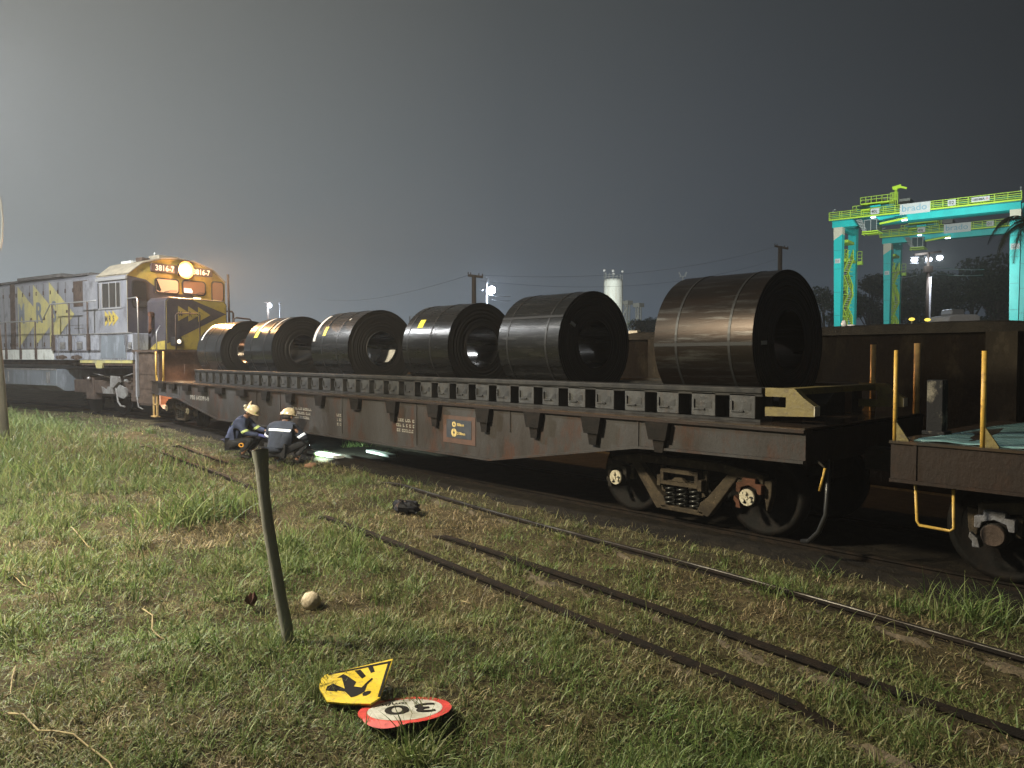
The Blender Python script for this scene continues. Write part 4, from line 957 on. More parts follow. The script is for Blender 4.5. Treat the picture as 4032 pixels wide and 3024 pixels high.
b.tube([(-1.2, -1.55, .95), (-1.1, -1.55, .5), (-.95, -1.55, .36), (-.7, -1.55, .34)], .03, 7); b.tube([(.0, -1.55, .8), (.1, -1.55, .36), (.35, -1.55, .3)], .025, 7)
b.tube([(-.75, -1.55, 1.32), (.2, -1.6, 1.5)], .02, 7); b.tube([(-2.7, -1.5, 1.42), (-1.7, -1.5, 1.3)], .02, 7)
b.build('brake_rigging', 'ltruckg', tk)
b = MB(); b.tube([(-.52, -1.62, 1.2), (-.42, -1.62, 1.2)], .05, 10); b.ball((-3.0, -1.5, 1.24), .06, 8); b.build('journal_cap', 'silver', tk)
for x in (-3.9, -2.1, -.35):
    wb = MB(); wb.smooth = True
    for y_ in (-.8, .8): wb.lathe([(.001, -.06), (.5, -.06), (.55, 0), (.53, .06), (.001, .06)], (x, y_, .53), 'y', 32)
    wb.tube([(x, -1.2, .53), (x, 1.2, .53)], .1, 12); wb.build('wheelset', 'wheel', tk)
for lb, dy in (('near rail under the locomotive, dark and grown over', -.8), ('far rail under the locomotive, in deep shadow', .8)):
    pts = []
    for x in np.linspace(2.6, -17, 16): v = WM['locomotive'] @ Vector((x, dy, -.01)); pts.append((v.x, v.y, v.z))
    rail('rail', lb, pts, 0, 'rails under the train')
# ------------------------------------------------------------------ gantry crane
g_ = Vector((.9854, .1701, 0)); CO = Vector((-37.03, 79.33, 0))
CR = thing('gantry_crane', 'nearer teal and lime gantry crane, marked 02', 'gantry crane', CO, math.atan2(g_.y, g_.x), 'teal gantry cranes beyond the wall')
def build_crane(root, num):
    SP = 17.07
    gd = MB(); gd.box(.1, SP-.1, .6, 1.7, 15.95, 17.3).build('front_girder', 'teal', root)
    MB().box(.1, SP-.1, 7.2, 8.3, 16.9, 17.6).build('rear_girder', 'teal', root)
    b = MB(); b.box(-.02, SP+.02, -.25, .58, 16.62, 16.68); wk = b.build('walkway', 'tealdark', root)
    MB().box(-.02, SP+.02, -.29, -.25, 16.60, 16.75).build('toe_board', 'lime', wk)
    b = MB()
    for z in (16.88, 17.06, 17.24, 17.45): b.bar((0, -.26, z), (SP, -.26, z), .07, .06)
    x = 0
    while x <= SP+.01: b.bar((x, -.26, 16.7), (x, -.26, 17.45), .06, .06); x += SP/16
    for k in range(1, 15, 2): b.bar((k*SP/16+.22, -.26, 16.7), (k*SP/16+.22, -.26, 17.45), .05, .05)
    b.build('railing', 'limerail', wk)
    b = MB()
    for (x, y, s) in ((.25, .6, 1), (.05, 7.3, 1), (SP-.95, .6, -1), (SP-.95, 7.3, -1)):
        b = MB(); x0, x1 = x, x+.88
        t0, t1 = (x0+.26, x1-.13) if s > 0 else (x0+.2, x1-.05)
        zt = 15.95 if y < 1 else 16.9
        b.add([(x0, y, zt), (x1, y, zt), (x1, y+1, zt), (x0, y+1, zt), (t0, y, .9), (t1, y, .9), (t1, y+1, .9), (t0, y+1, .9)],
              [(0, 1, 2, 3), (7, 6, 5, 4), (0, 4, 5, 1), (1, 5, 6, 2), (2, 6, 7, 3), (3, 7, 4, 0)])
        lg = b.build('leg', 'teal', root)
        m = MB(); e = .012
        m.add([(x0-e, y-e, 15.96), (x1+e, y-e, 15.96), (x1+e, y+1, 15.96), (x0-e, y+1, 15.96), (x0+.02, y-e, 14.6 if s > 0 else 15.2), (x1-.0, y-e, 15.2), (x1, y+1, 15.2), (x0, y+1, 14.6)],
              [(0, 4, 5, 1), (1, 5, 6, 2), (3, 7, 4, 0)])
        if y < 1: m.build('beige_band', 'beige', lg)
        d = MB()
        for z in (4, 6.5, 9, 11.5, 13.5): d.box(x0+.03+(.26 if s > 0 else .2)*(15.95-z)/15, x1-.02-(.13 if s > 0 else .05)*(15.95-z)/15, y-.006, y-.001, z-.025, z+.025)
        d.build('weld_seam', 'tealdark', lg)
    b = MB()
    for x in (.35, SP-.9):
        b.box(x, x+.75, -.3, 9.2, .7, 1.6)
        b.box(x+.1, x+.6, 1.6, 7.3, 15.9, 16.5)
    b.build('sill_beam', 'teal', root)
    for x in (.72, SP-.5):
        for y in (.2, 1.6, 7.2, 8.6):
            MB().lathe([(.001, -.22), (.45, -.25), (.7, -.2), (.7, .2), (.45, .25), (.001, .22)], (x, y, .7), 'x', 20).build('wheel', 'hose', root)
    # trolley and hoist
    t = MB(); t.box(2.6, 6.2, .5, 8.4, 17.35, 17.85); tr_ = t.build('trolley', 'tealdark', root)
    b = MB(); b.box(3.0, 6.1, .2, 8.2, 18.0, 18.12); b.box(3.3, 4.1, -.9, 8, 17.2, 17.3); b.build('trolley_deck', 'lime', tr_)
    b = MB()
    for z in (18.45, 18.75): b.bar((3.0, .2, z), (6.1, .2, z), .05, .05); b.bar((3.0, .2, z), (3.0, 8.2, z), .05, .05)
    for x in np.linspace(3.0, 6.1, 7): b.bar((x, .2, 18.1), (x, .2, 18.75), .05, .05)
    for z in (17.6, 17.9): b.bar((2.3, .0, z), (3.0, .0, z), .05, .05)
    for x in (2.3, 2.65): b.bar((x, .0, 17.3), (x, .0, 17.9), .05, .05)
    for x in np.linspace(5.9, 6.6, 5): b.bar((x, -.1, 17.5), (x, -.1, 18.8), .05, .05)
    for z in (17.5, 18.2, 18.8): b.bar((5.9, -.1, z), (6.6, -.1, z), .05, .05)
    b.build('trolley_railing', 'limerail', tr_)
    b = MB(); b.box(3.5, 3.75, .6, 1.2, 18.12, 18.5); b.box(5.1, 5.9, .6, 3, 18.12, 18.55); b.box(6.6, 7.6, .6, 3, 17.7, 18.2); b.tube([(4.1, .9, 18.3), (5.0, .9, 18.3)], .22, 10); b.build('hoist_motor', 'crmach', tr_)
    MB().box(4.0, 5.0, -.1, .5, 17.4, 17.75).build('hoist_box', 'teal', tr_)
    if num == '02':
        b = MB(); b.box(6.18, 6.42, .4, .64, 18.1, 19.35); b.bar((6.0, .5, 19.35), (6.8, .5, 19.5), .35, .3); b.bar((6.5, .5, 19.5), (7.3, .5, 19.2), .22, .18); b.build('service_jib', 'lime', tr_)
    # operator cabin below the girder, with its ladder and platform
    b = MB(); b.box(3.55, 4.75, -.3, 1.9, 15.15, 16.25); ca = b.build('cabin', 'cabglass', root, bevel=.08)
    b = MB()
    for z in (15.12, 16.22): b.box(3.5, 4.8, -.35, 1.95, z, z+.06)
    for x in (3.55, 4.15, 4.72): b.bar((x, -.33, 15.15), (x, -.33, 16.25), .06, .06)
    b.build('cabin_frame', 'steelgrey', ca)
    b = MB(); b.box(3.4, 4.9, -.7, 1.9, 14.98, 15.06)
    for x in (3.4, 4.9): b.bar((x, -.7, 14.8), (x, .5, 14.8), .06, .06)
    b.bar((3.4, -.7, 14.8), (4.9, -.7, 14.8), .06, .06); b.build('cabin_platform', 'lime', ca)
    b = MB()
    for k in range(9): z = 16.3-k*.16; b.box(2.75+k*.09, 3.3+k*.07, -.5, .2, z, z+.035)
    b.build('cabin_stairs', 'white', ca)
    b = MB(); b.bar((5.0, -.3, 15.75), (7.2, -.3, 16.0), .25, .18); b.bar((6.6, -.4, 15.98), (7.6, -.4, 16.05), .3, .1); b.build('cable_tray', 'lime', root)
    # zigzag stairs up the left pair of legs
    zs = [1.0, 3.3, 5.6, 7.2, 9.0, 11.2, 13.0]; ys = [4.2, 5.6]
    sw_ = MB(); st_ = MB()
    for k in range(len(zs)-1):
        ya, yb = (ys[0], ys[1]) if k % 2 == 0 else (ys[1], ys[0]); za, zb_ = zs[k], zs[k+1]
        xa, xb = (.85, -.2) if k % 2 == 0 else (-.2, .85)
        for x in (0, .55):
            P0 = Vector((xa+x, ya, za)); P1_ = Vector((xb+x, yb, zb_)); up1 = Vector((0, 0, .9))
            sw_.bar(P0, P1_, .14, .3); sw_.bar(P0+up1, P1_+up1, .1, .1); sw_.bar(P0+up1*.5, P1_+up1*.5, .08, .08)
            for j in range(5): q0 = P0.lerp(P1_, j/4); sw_.bar(q0, q0+up1, .09, .09)
        m_ = max(4, int((zb_-za)/.22))
        for j in range(m_): u = j/m_; st_.box(xa+(xb-xa)*u, xa+(xb-xa)*u+.55, ya+(yb-ya)*u-.12, ya+(yb-ya)*u+.12, za+(zb_-za)*u, za+(zb_-za)*u+.04)
        sw_.box(.0, .9, yb-.5, yb+.6, zb_-.06, zb_)
        for yy in (yb-.5, yb+.6):
            for z in (.5, .95): sw_.bar((0, yy, zb_+z), (.9, yy, zb_+z), .05, .05)
    for (z0, yy) in ((13.0, 5.9), (15.0, 5.2)):
        sw_.box(-.1, 1.0, yy-1.6, yy+1.0, z0-.3, z0)
        for z in (.45, .9, 1.3): sw_.bar((-.1, yy-1.6, z0+z), (-.1, yy+1, z0+z), .05, .05)
        for u in np.linspace(yy-1.6, yy+1, 6): sw_.bar((-.1, u, z0), (-.1, u, z0+1.3), .05, .05)
    s1 = sw_.build('stairway', 'limerail', root); st_.build('stair_tread', 'white', s1)
    b = MB(); b.box(1.0, 1.5, 7.6, 8.2, 12.6, 13.0)
    for z in (13.3, 13.7, 14.1): b.bar((1.0, 7.6, z), (1.5, 7.6, z), .05, .05)
    for x in (1.0, 1.5): b.bar((x, 7.6, 13), (x, 7.6, 14.1), .05, .05)
    b.build('leg_platform', 'limerail', root)
    MB().bar((1.05, 7.7, 12.6), (.75, 7.9, 9.0), .05, .05).build('leg_cable', 'crmach', root)
    # signs
    F = lambda x, z: fr((x, -.30, z), (1, 0, 0), (0, 0, 1))
    def board(x0, x1, z0, z1, s, size, m, dx, dz, sx=1, bold=.01, nm='sign_board', F=F, o=0):
        bd = decal([[(0, 0), (x1-x0, 0), (x1-x0, z1-z0), (0, z1-z0)]], 'white', root, F(x0, z0) @ Matrix.Translation((0, 0, -.02)), nm, .05)
        text(s, size, m, bd, F(x0+dx, z0+dz) @ Matrix.Translation((0, 0, .034)), 'sign_text', sx, bold)
        return bd
    board(6.86, 9.58, 16.42, 17.48, 'brado', .92, 'logoblue', .15, .30, 1.05, -.002)
    board(4.12, 4.93, 16.80, 17.38, '40t', .44, 'txt', .05, .12, .95)
    board(11.09, 11.77, 16.80, 17.38, num, .46, 'txt', .08, .12)
    gb = board(13.09, 14.56, 16.90, 17.34, 'GENMA', .25, 'txt', .07, .13, 1.15, .014)
    text('G', .26, 'logored', gb, F(14.24, 17.02) @ Matrix.Translation((0, 0, .034)), 'sign_text', 1.1, .005)
    FL = lambda x, z: fr((x, .585, z), (1, 0, 0), (0, 0, 1))
    board(.44, .98, 12.12, 12.60, num, .4, 'txt', .05, .09, .9, 0, 'leg_sign', FL)
    FR = lambda x, z: fr((x, .585, z), (1, 0, 0), (0, 0, 1))
    board(SP-.84, SP-.12, 12.2, 12.75, num, .46, 'txt', .08, .1, .95, 0, 'leg_sign', FR)
    b = MB()
    b.tube([(.2, .4, 17.5), (.2, .4, 17.8), (.5, .4, 17.85)], .07, 8); b.tube([(SP-.1, .4, 17.5), (SP-.1, .4, 18.0)], .09, 8); b.build('girder_lamp', 'steelgrey', root)
    # tiny glowing maintenance lamp fittings under the girder
    b = MB(); b.box(4.1, 4.5, -.1, .2, 16.5, 16.56); b.box(7.0, 7.5, -.3, .1, 15.86, 15.9); b.build('work_lamp', 'flood2', root)
    e = MB(); e.tube([(.9, -.2, 5.5-4.3), (1.6, -.2, 1.2), (1.7, -.2, .9)], .06, 8); e.build('bumper', 'lime', root)
build_crane(CR, '02')
p_ = Vector((-.1701, .9854, 0)); C2 = CO+g_*1.66+p_*15.7
CR2 = thing('gantry_crane', 'farther teal and lime gantry crane, marked 01, lower in the picture', 'gantry crane', C2, math.atan2(g_.y, g_.x), 'teal gantry cranes beyond the wall')
build_crane(CR2, '01')
# ------------------------------------------------------------------ terminal lights, poles, silo
mp_ = far(3648, 1408, 60); mx, my = mp_.x, mp_.y
fm = thing('floodlight_mast', 'dark mast with a cross arm and three white floodlights before the cranes', 'light mast', (mx, my, 0))
perp = Vector((RT.x, RT.y, 0)).normalized()
b = MB(); b.tube([(0, 0, 0), (0, 0, 10.35)], [.17, .11], 10); b.build('mast', 'wood', fm)
b = MB(); b.bar(-perp*1.15+Vector((0, 0, 10.2)), perp*1.0+Vector((0, 0, 10.45)), .14, .16); b.bar(-perp*.3+Vector((0, 0, 9.05)), perp*.3+Vector((0, 0, 9.05)), .3, .5); b.build('cross_arm', 'wood', fm)
b = MB(); b.tube([perp*.2+Vector((0, -.1, 0)), perp*.2+Vector((0, -.1, 8.4))], .10, 8); b.build('conduit', 'white', fm)
cdir = (Vector((CO.x+8, CO.y, 12))-Vector((mx, my, 10))); cdir.z = 0; cdir.normalize()
for i, (px, py) in enumerate(((3600, 1024), (3657, 1022), (3700, 1015))):
    q_ = far(px, py, 60)-Vector((mx, my, 0)); b = MB(); c = Vector((q_.x, q_.y, q_.z))
    b.ball(c, .26, 10, (1.0, .7, .75)); hs = b.build('floodlight', 'flood2', fm)
    b = MB(); b.bar(c-perp*.34+Vector((0, 0, .2)), c+perp*.34+Vector((0, 0, .22)), .1, .06); b.bar(c-perp*.34+Vector((0, 0, -.26)), c+perp*.34+Vector((0, 0, -.24)), .1, .06); b.build('bracket', 'steelgrey', hs)
def wire(label, pts, sag, m='wire', r=.018, n=24):
    b = MB()
    for p, q_ in zip(pts[:-1], pts[1:]):
        p = Vector(p); q_ = Vector(q_); b.tube([p.lerp(q_, i/n)-Vector((0, 0, sag*4*(i/n)*(1-i/n))) for i in range(n+1)], r, 5)
    o = b.build('overhead_wire', m); tag(o, label, 'wire', 'overhead wires'); return o
wire('upper bright wire running right from the floodlight mast', [far(3688, 1053, 59), far(3875, 1061, 66)], .1, 'wirelit', .03)
wire('lower bright wire running right from the floodlight mast', [far(3688, 1079, 59), far(3870, 1083, 66)], .1, 'wirelit', .025)
wire('upper bright wire running left from the floodlight mast', [far(3602, 1059, 59), far(3510, 1073, 62)], .05, 'wirelit', .028)
wire('lower bright wire running left from the floodlight mast', [far(3612, 1083, 59), far(3536, 1094, 62)], .05, 'wirelit', .022)
def pole(name, label, px, ytop, d, r, armL, armR, tilt=0, m='wood', extra=None):
    p = far(px, ytop, d); t = thing(name, label, 'utility pole', (p.x, p.y, 0), group='wooden utility poles behind the train')
    MB().tube([(0, 0, -.2), (0, 0, p.z)], [r*1.25, r], 10).build('pole', m, t)
    b = MB(); b.bar(-perp*armL+Vector((0, 0, p.z-.06+tilt*armL)), perp*armR+Vector((0, 0, p.z-.06-tilt*armR)), .12, .14)
    for s, l in ((-1, armL), (1, armR)):
        for u in (.55, .95): b.tube([perp*s*l*u+Vector((0, 0, p.z-s*tilt*l*u)), perp*s*l*u+Vector((0, 0, p.z+.14-s*tilt*l*u))], .035, 6)
    b.build('cross_arm', m, t); return p
P1 = pole('utility_pole', 'wooden pole with a sloping cross arm above the third and fourth coils', 1866, 1083, 45, .13, .36, .55, .12)
P2 = pole('utility_pole', 'wooden pole with a small cross arm rising behind the biggest coil', 3072, 970, 60, .17, .45, .65, .2)
for i, (a_, sg) in enumerate(((0, .9), (.35, 1.1))):
    wire('faint power line between the two wooden poles, '+('upper' if i == 0 else 'lower'), [P1+perp*.4-Vector((0, 0, a_)), P2-perp*.3-Vector((0, 0, a_*3))], sg, 'wire', .007)
wire('faint power line sloping from the wooden pole to the left', [P1-perp*.3, far(1250, 1175, 95)], .8, 'wire', .009)
# bright floodlight mast between the coils
q_ = far(1917, 1110, 70); t = thing('floodlight_pole', 'thin pole with one glaring blue-white floodlight above the fourth coil', 'light mast', (q_.x, q_.y, 0))
MB().tube([(0, 0, 0), (0, 0, q_.z+.4)], [.14, .08], 8).build('mast', 'polecon', t)
q2 = far(1937, 1142, 70)-Vector((q_.x, q_.y, 0)); b = MB(); b.ball(q2, .33, 12, (1, 1, 1.1)); b.build('floodlight', 'flood', t)
b = MB(); b.tube([(0, 0, q2.z-.4), q2+Vector((0, 0, -.45))], .04, 6); b.ball(-perp*.45+Vector((0, 0, q2.z)), .13, 8, (1.3, .8, .6)); b.box(-.15, .15, -.15, .15, q2.z-2.2, q2.z-1.9); b.build('bracket', 'steelgrey', t)
FL1 = Vector((q_.x, q_.y, 0))+q2
for s_, y0 in (('upper', 1163), ('lower', 1180)):
    wire(s_+' lit wire streaming right from the glaring floodlight', [far(1936, y0, 69), far(2010, y0+5, 74)], .05, 'wirelit', .03)
# left small lamp
q_ = far(1055, 1192, 90); t = thing('floodlight_pole', 'small distant lamp pole right of the locomotive', 'light mast', (q_.x, q_.y, 0))
MB().tube([(0, 0, 0), (0, 0, q_.z)], [.16, .12], 8).build('mast', 'wood', t)
q2 = far(1063, 1204, 90)-Vector((q_.x, q_.y, 0)); MB().ball(q2, .2, 10).build('floodlight', 'flood', t); FL2 = Vector((q_.x, q_.y, 0))+q2
MB().bar(-perp*.4+Vector((0, 0, q_.z)), perp*.3+Vector((0, 0, q_.z)), .1, .1).build('cross_arm', 'wood', t)
q_ = far(1102, 1190, 90); t = thing('lamp_post', 'thin grey post with a forked head right of the small distant lamp', 'post', (q_.x, q_.y, 0))
MB().tube([(0, 0, 0), (0, 0, q_.z)], .06, 6).build('mast', 'steelgrey', t)
b = MB(); b.tube([(0, 0, q_.z-.4), perp*.15+Vector((0, 0, q_.z))], .04, 6); b.tube([(0, 0, q_.z-.4), -perp*.15+Vector((0, 0, q_.z))], .04, 6); b.build('fork', 'steelgrey', t)
# double-headed white lamp
q_ = far(2688, 1090, 80); t = thing('lamp_post', 'white lamp post with two raised heads left of the biggest coil', 'lamp post', (q_.x, q_.y, 0))
MB().tube([(0, 0, 0), (0, 0, q_.z)], [.13, .1], 8).build('mast', 'white', t)
b = MB(); b.bar(-perp*.33+Vector((0, 0, q_.z+.02)), perp*.33+Vector((0, 0, q_.z+.06)), .1, .08); b.build('cross_arm', 'white', t)
for s in (-1, 1): MB().bar(perp*s*.22+Vector((0, 0, q_.z+.06)), perp*s*.42+Vector((0, 0, q_.z+.5)), .24, .12).build('lamp_head', 'white', t)
# frame behind third coil
q_ = far(1628, 1245, 80); t = thing('pipe_frame', 'grey pipe frame showing in the gap between the middle coils', 'frame', (q_.x, q_.y, 0))
b = MB(); b.tube([-perp*.4, -perp*.4+Vector((0, 0, q_.z)), perp*.5+Vector((0, 0, q_.z)), perp*.5], .07, 8); b.bar(-perp*.4+Vector((0, 0, q_.z-.3)), perp*.5+Vector((0, 0, q_.z-.3)), .08, .08); b.build('pipe', 'steelgrey', t)
# silo
q_ = far(2415, 1100, 150); t = thing('silo', 'tall pale silo with antennas on its rim behind the second largest coil', 'silo', (q_.x, q_.y, 0))
b = MB(); b.smooth = True; b.lathe([(1.9, 0), (1.9, q_.z-.6), (1.75, q_.z), (.01, q_.z+.25)], (0, 0, 0), 'z', 36); so = b.build('shell', 'silo', t)
b = MB(); rr = random.Random(4)
for k in range(14):
    a = 2*PI*k/14; x, y = 1.85*math.cos(a), 1.85*math.sin(a); h = rr.uniform(.7, 1.7); b.bar((x, y, q_.z-.3), (x*1.03, y*1.03, q_.z+h), .08, .08)
for z in (.4, .8):
    for k in range(14): a, c = 2*PI*k/14, 2*PI*(k+1)/14; b.bar((1.85*math.cos(a), 1.85*math.sin(a), q_.z+z), (1.85*math.cos(c), 1.85*math.sin(c), q_.z+z), .06, .06)
b.build('rim_railing', 'steelgrey', t)
b = MB()
for k, h in ((2, 1.6), (5, 1.3), (9, 1.8), (12, 1.5)): a = 2*PI*k/14; b.ball((1.85*math.cos(a), 1.85*math.sin(a), q_.z+h), .3, 8)
b.build('antenna', 'white', t)
q_ = far(2490, 1200, 150); t = thing('elevator_tower', 'pair of dark lattice conveyor towers right of the pale silo', 'industrial tower', (q_.x, q_.y, 0))
b = MB(); hz = q_.z
for s, h in ((-1.05, 0), (1.25, -.5)):
    c = perp*s
    for dx in (-.35, .35):
        for dy in (-.35, .35): b.bar(c+Vector((dx, dy, 0)), c+Vector((dx, dy, hz+h)), .16, .16)
    for k in range(9):
        z = (hz+h)*k/9; b.bar(c+Vector((-.35, -.35, z)), c+Vector((.35, .35, z+(hz+h)/9)), .12, .12); b.bar(c+Vector((.35, .35, z)), c+Vector((-.35, -.35, z+(hz+h)/9)), .12, .12)
    b.box(c.x-.8, c.x+.8, c.y-.8, c.y+.8, hz+h, hz+h+.8)
b.bar(perp*-1.05+Vector((0, 0, hz*.45)), perp*1.25+Vector((0, 0, hz*.85)), .3, .3); b.bar(perp*-3+Vector((0, 0, hz*.7)), perp*-1.05+Vector((0, 0, hz*.95)), .25, .25)
b.build('lattice', 'crmach', t); b = MB(); b.box(-1.6, 1.6, -1, 1, 0, hz*.5); b.build('machine_house', 'silo', t)
# white truck cab roof over the wall
q_ = far(3742, 1272, 47); t = thing('white_truck', 'white lit truck whose roof shows above the wall by the floodlight mast', 'truck', (q_.x, q_.y, 0), math.atan2(perp.y, perp.x))
b = MB(); b.prism([(-1.1, .9), (-1.1, 3.7), (-.75, 4.5), (-.3, 4.62), (.9, 4.62), (1.15, 4.5), (1.15, .9)], 'y', -1.2, 1.2); tb = b.build('cab', 'white', t, bevel=.08)
b = MB(); b.box(-.3, .55, -.6, .6, 4.6, 4.98); b.build('roof_unit', 'silver', tb, bevel=.1)
MB().box(1.4, 6, -1.2, 1.2, 1.0, 2.3).build('cargo_box', 'steelgrey', t)
b = MB()
for x in (-.4, 4.4, 5.5):
    for y in (-1.1, 1.1): b.lathe([(.001, -.15), (.5, -.15), (.5, .15), (.001, .15)], (x, y, .5), 'y', 18)
b.build('wheel', 'hose', t); MB().box(-1.12, -1.105, -.95, .95, 2.2, 3.1).build('windscreen', 'glassdark', tb)
for lb, px, py in (('amber beacon on the wall line left of the floodlight mast', 3590, 1262), ('amber beacon at the foot of the floodlight mast', 3652, 1264)):
    q_ = far(px, py, 47); t = thing('beacon_post', lb, 'beacon', (q_.x, q_.y, 0)); MB().tube([(0, 0, 0), (0, 0, q_.z)], .04, 6).build('post', 'steelgrey', t); MB().ball((0, 0, q_.z+.08), .13, 8, (1.5, 1, .8)).build('beacon_lamp', 'amber', t)
# ------------------------------------------------------------------ trees behind the terminal
M['leaves'] = grassmat('tree_leaves', .6); M['bark'] = mat('bark', (.05, .04, .03), .9, bump=.5)
def tree(label, px, py_top, d, wid, seed, group='dark trees behind the cranes', dens=900):
    rs = np.random.default_rng(seed); p = far(px, py_top, d); H = p.z
    t = thing('tree', label, 'tree', (p.x, p.y, 0), group=group)
    b = MB(); b.tube([(0, 0, 0), (.1, .05, H*.3), (.0, .1, H*.6), (0, 0, H*.85)], [wid*.045, wid*.036, wid*.022, .05], 8)
    cl = []
    for k in range(int(rs.integers(9, 13))):
        a = rs.uniform(0, 2*PI); zz = H*rs.uniform(.32, .95); rad = wid*.5*rs.uniform(.25, 1)*(1-.55*max(0, zz/H-.55)/.45)
        c = np.array([rad*math.cos(a), rad*math.sin(a), zz]); cl.append((c, wid*rs.uniform(.13, .25)))
        b.tube([(0, 0, zz*.62), tuple(c*.6+np.array([0, 0, zz*.28])), tuple(c)], [wid*.014, wid*.01, .03], 5)
    cl.append((np.array([0, 0, H*.9]), wid*.17))
    b.build('trunk', 'bark', t)
    V = []; C = []
    for c, r_ in cl:
        n = int(dens*(r_/(wid*.2))**2*.5); u = rs.normal(0, 1, (n, 3)); u /= np.linalg.norm(u, axis=1)[:, None]; rr = r_*rs.uniform(.35, 1.12, n)**.6
        ctr = c+u*rr[:, None]*np.array([1.15, 1.15, .8]); s = wid*rs.uniform(.014, .034, n)
        e1 = rs.normal(0, 1, (n, 3)); e1 /= np.linalg.norm(e1, axis=1)[:, None]; e2 = np.cross(e1, rs.normal(0, 1, (n, 3))); e2 /= np.linalg.norm(e2, axis=1)[:, None]
        V.append(np.stack([ctr-e1*s[:, None], ctr-e2*s[:, None]*.6, ctr+e1*s[:, None], ctr+e2*s[:, None]*.6], 1))
        C.append(np.array([.035, .05, .022])*rs.uniform(.5, 1.5, n)[:, None])
    V = np.concatenate(V); C = np.concatenate(C); n = len(V)
    me = npmesh('crown', V.reshape(-1, 3), np.arange(n*4).reshape(n, 4)); me.materials.append(M['leaves'])
    at = me.color_attributes.new('tint', 'FLOAT_COLOR', 'POINT'); at.data.foreach_set('color', np.repeat(np.concatenate([C, np.ones((n, 1))], 1), 4, 0).astype(np.float32).ravel())
    o = bpy.data.objects.new('crown', me); COL.objects.link(o); o.parent = t
for lb, px, py, d, w_ in (('dark tree low beside the biggest coil, left of the near crane', 3245, 1140, 120, 8), ('dark tree between the two stairways of the near crane', 3345, 1130, 125, 8),
                          ('loose dark tree between the near and far crane legs, its crown thin on the left', 3425, 1085, 125, 8.5), ('dark tree directly behind the far crane legs', 3530, 1100, 130, 10),
                          ('tall dark tree just left of the floodlight mast', 3590, 1075, 135, 11), ('broad dark tree directly behind the floodlight mast', 3680, 1090, 135, 12),
                          ('tallest dark tree, rounded, between the mast and the right crane leg', 3830, 1008, 130, 12.5), ('dark tree filling the gap below the palm fronds', 3930, 1075, 125, 11),
                          ('dark tree half hidden by the right crane leg', 4020, 1040, 125, 11),
                          ('small low tree right of the conveyor towers', 2560, 1250, 140, 7), ('small round tree touching the edge of the biggest coil', 2605, 1243, 140, 8), ('low bush-like tree below the conveyor towers', 2520, 1262, 135, 6)):
    tree(lb, px, py, d, w_, int(px))
# palm crown hanging into the right edge
q_ = far(4070, 880, 26); t = thing('palm_tree', 'dark palm with drooping fronds hanging in from the right edge', 'palm tree', (q_.x, q_.y, 0))
b = MB(); b.tube([(0.3, .2, -.2), (.1, .1, q_.z*.5), (0, 0, q_.z)], [.2, .16, .13], 10); b.build('trunk', 'bark', t)
M['palmleaf'] = mat('palm_leaf', (.018, .024, .012), .6)
rr = random.Random(9)
for k in range(17):
    a = 2*PI*k/17+rr.uniform(-.15, .15); el = rr.uniform(-.2, 1.0); ln = rr.uniform(1.6, 2.3); p = Vector((0, 0, q_.z)); d = Vector((math.cos(a)*math.cos(el), math.sin(a)*math.cos(el), math.sin(el)))
    pts = [p.copy()]; n = 12
    for i in range(n): p = p+d*(ln/n); d = (d+Vector((0, 0, -.17-.02*i))).normalized(); pts.append(p.copy())
    b = MB(); b.tube(pts, [.022*(1-.8*i/n) for i in range(n+1)], 5)
    for i in range(1, n+1):
        tg_ = (pts[i]-pts[i-1]).normalized(); sd = tg_.cross(Vector((0, 0, 1)));
        if sd.length < .1: sd = Vector((1, 0, 0))
        sd.normalize()
        for s in (-1, 1):
            for j in range(3):
                base = pts[i-1].lerp(pts[i], j/3); L_ = .42*math.sin(PI*min(1, (i+j/3)/(n+1))*.92+.2)+.06
                tip = base+(sd*s*.75+tg_*.55+Vector((0, 0, -.45-rr.uniform(0, .25)))).normalized()*L_
                w_ = tg_*.02; b.add([base-w_, base+w_, tip], [(0, 1, 2)])
    b.build('frond', 'palmleaf', t, fix=False)
# ------------------------------------------------------------------ foreground things
t = thing('leaning_post', 'leaning grey pipe post with a flared open top, in the middle of the grass', 'post', (-4.9, 2.3, -.1))
pp = [Vector(v)+Vector((0, 0, 0)) for v in ((-4.895, 2.305, -.2), (-4.92, 2.29, .05), (-4.955, 2.262, .27), (-4.99, 2.24, .49), (-5.025, 2.21, .76), (-5.05, 2.19, 1.02), (-5.068, 2.185, 1.2), (-5.08, 2.18, 1.30))]
rs_ = [.043, .042, .041, .040, .039, .041, .047, .058]
def interp(ps, rr_, n):
    P_, Q_ = [], []
    for i in range(len(ps)-1):
        for j in range(n): u = j/n; P_.append(ps[i].lerp(ps[i+1], u)); Q_.append(rr_[i]*(1-u)+rr_[i+1]*u)
    return P_+[ps[-1]], Q_+[rr_[-1]]
pp2, rs2 = interp(pp, rs_, 4)
rr = random.Random(2); rs2 = [r_*(1+rr.uniform(-.02, .02)) for r_ in rs2]
b = MB(); b.tube(pp2, rs2, 20, cap=False)
b.tube([pp[-1], pp[-1]+Vector((-.002, 0, .006)), pp[-1]+Vector((0, 0, .0)), pp[-2]], [.058, .056, .05, .04], 20, cap=False)
o = b.build('pipe', 'post', t, True); MB().lathe([(.001, 0), (.042, 0)], pp[-2]+Vector((0, 0, .02)), 'z', 18).build('pipe_inside', 'postin', t, True)
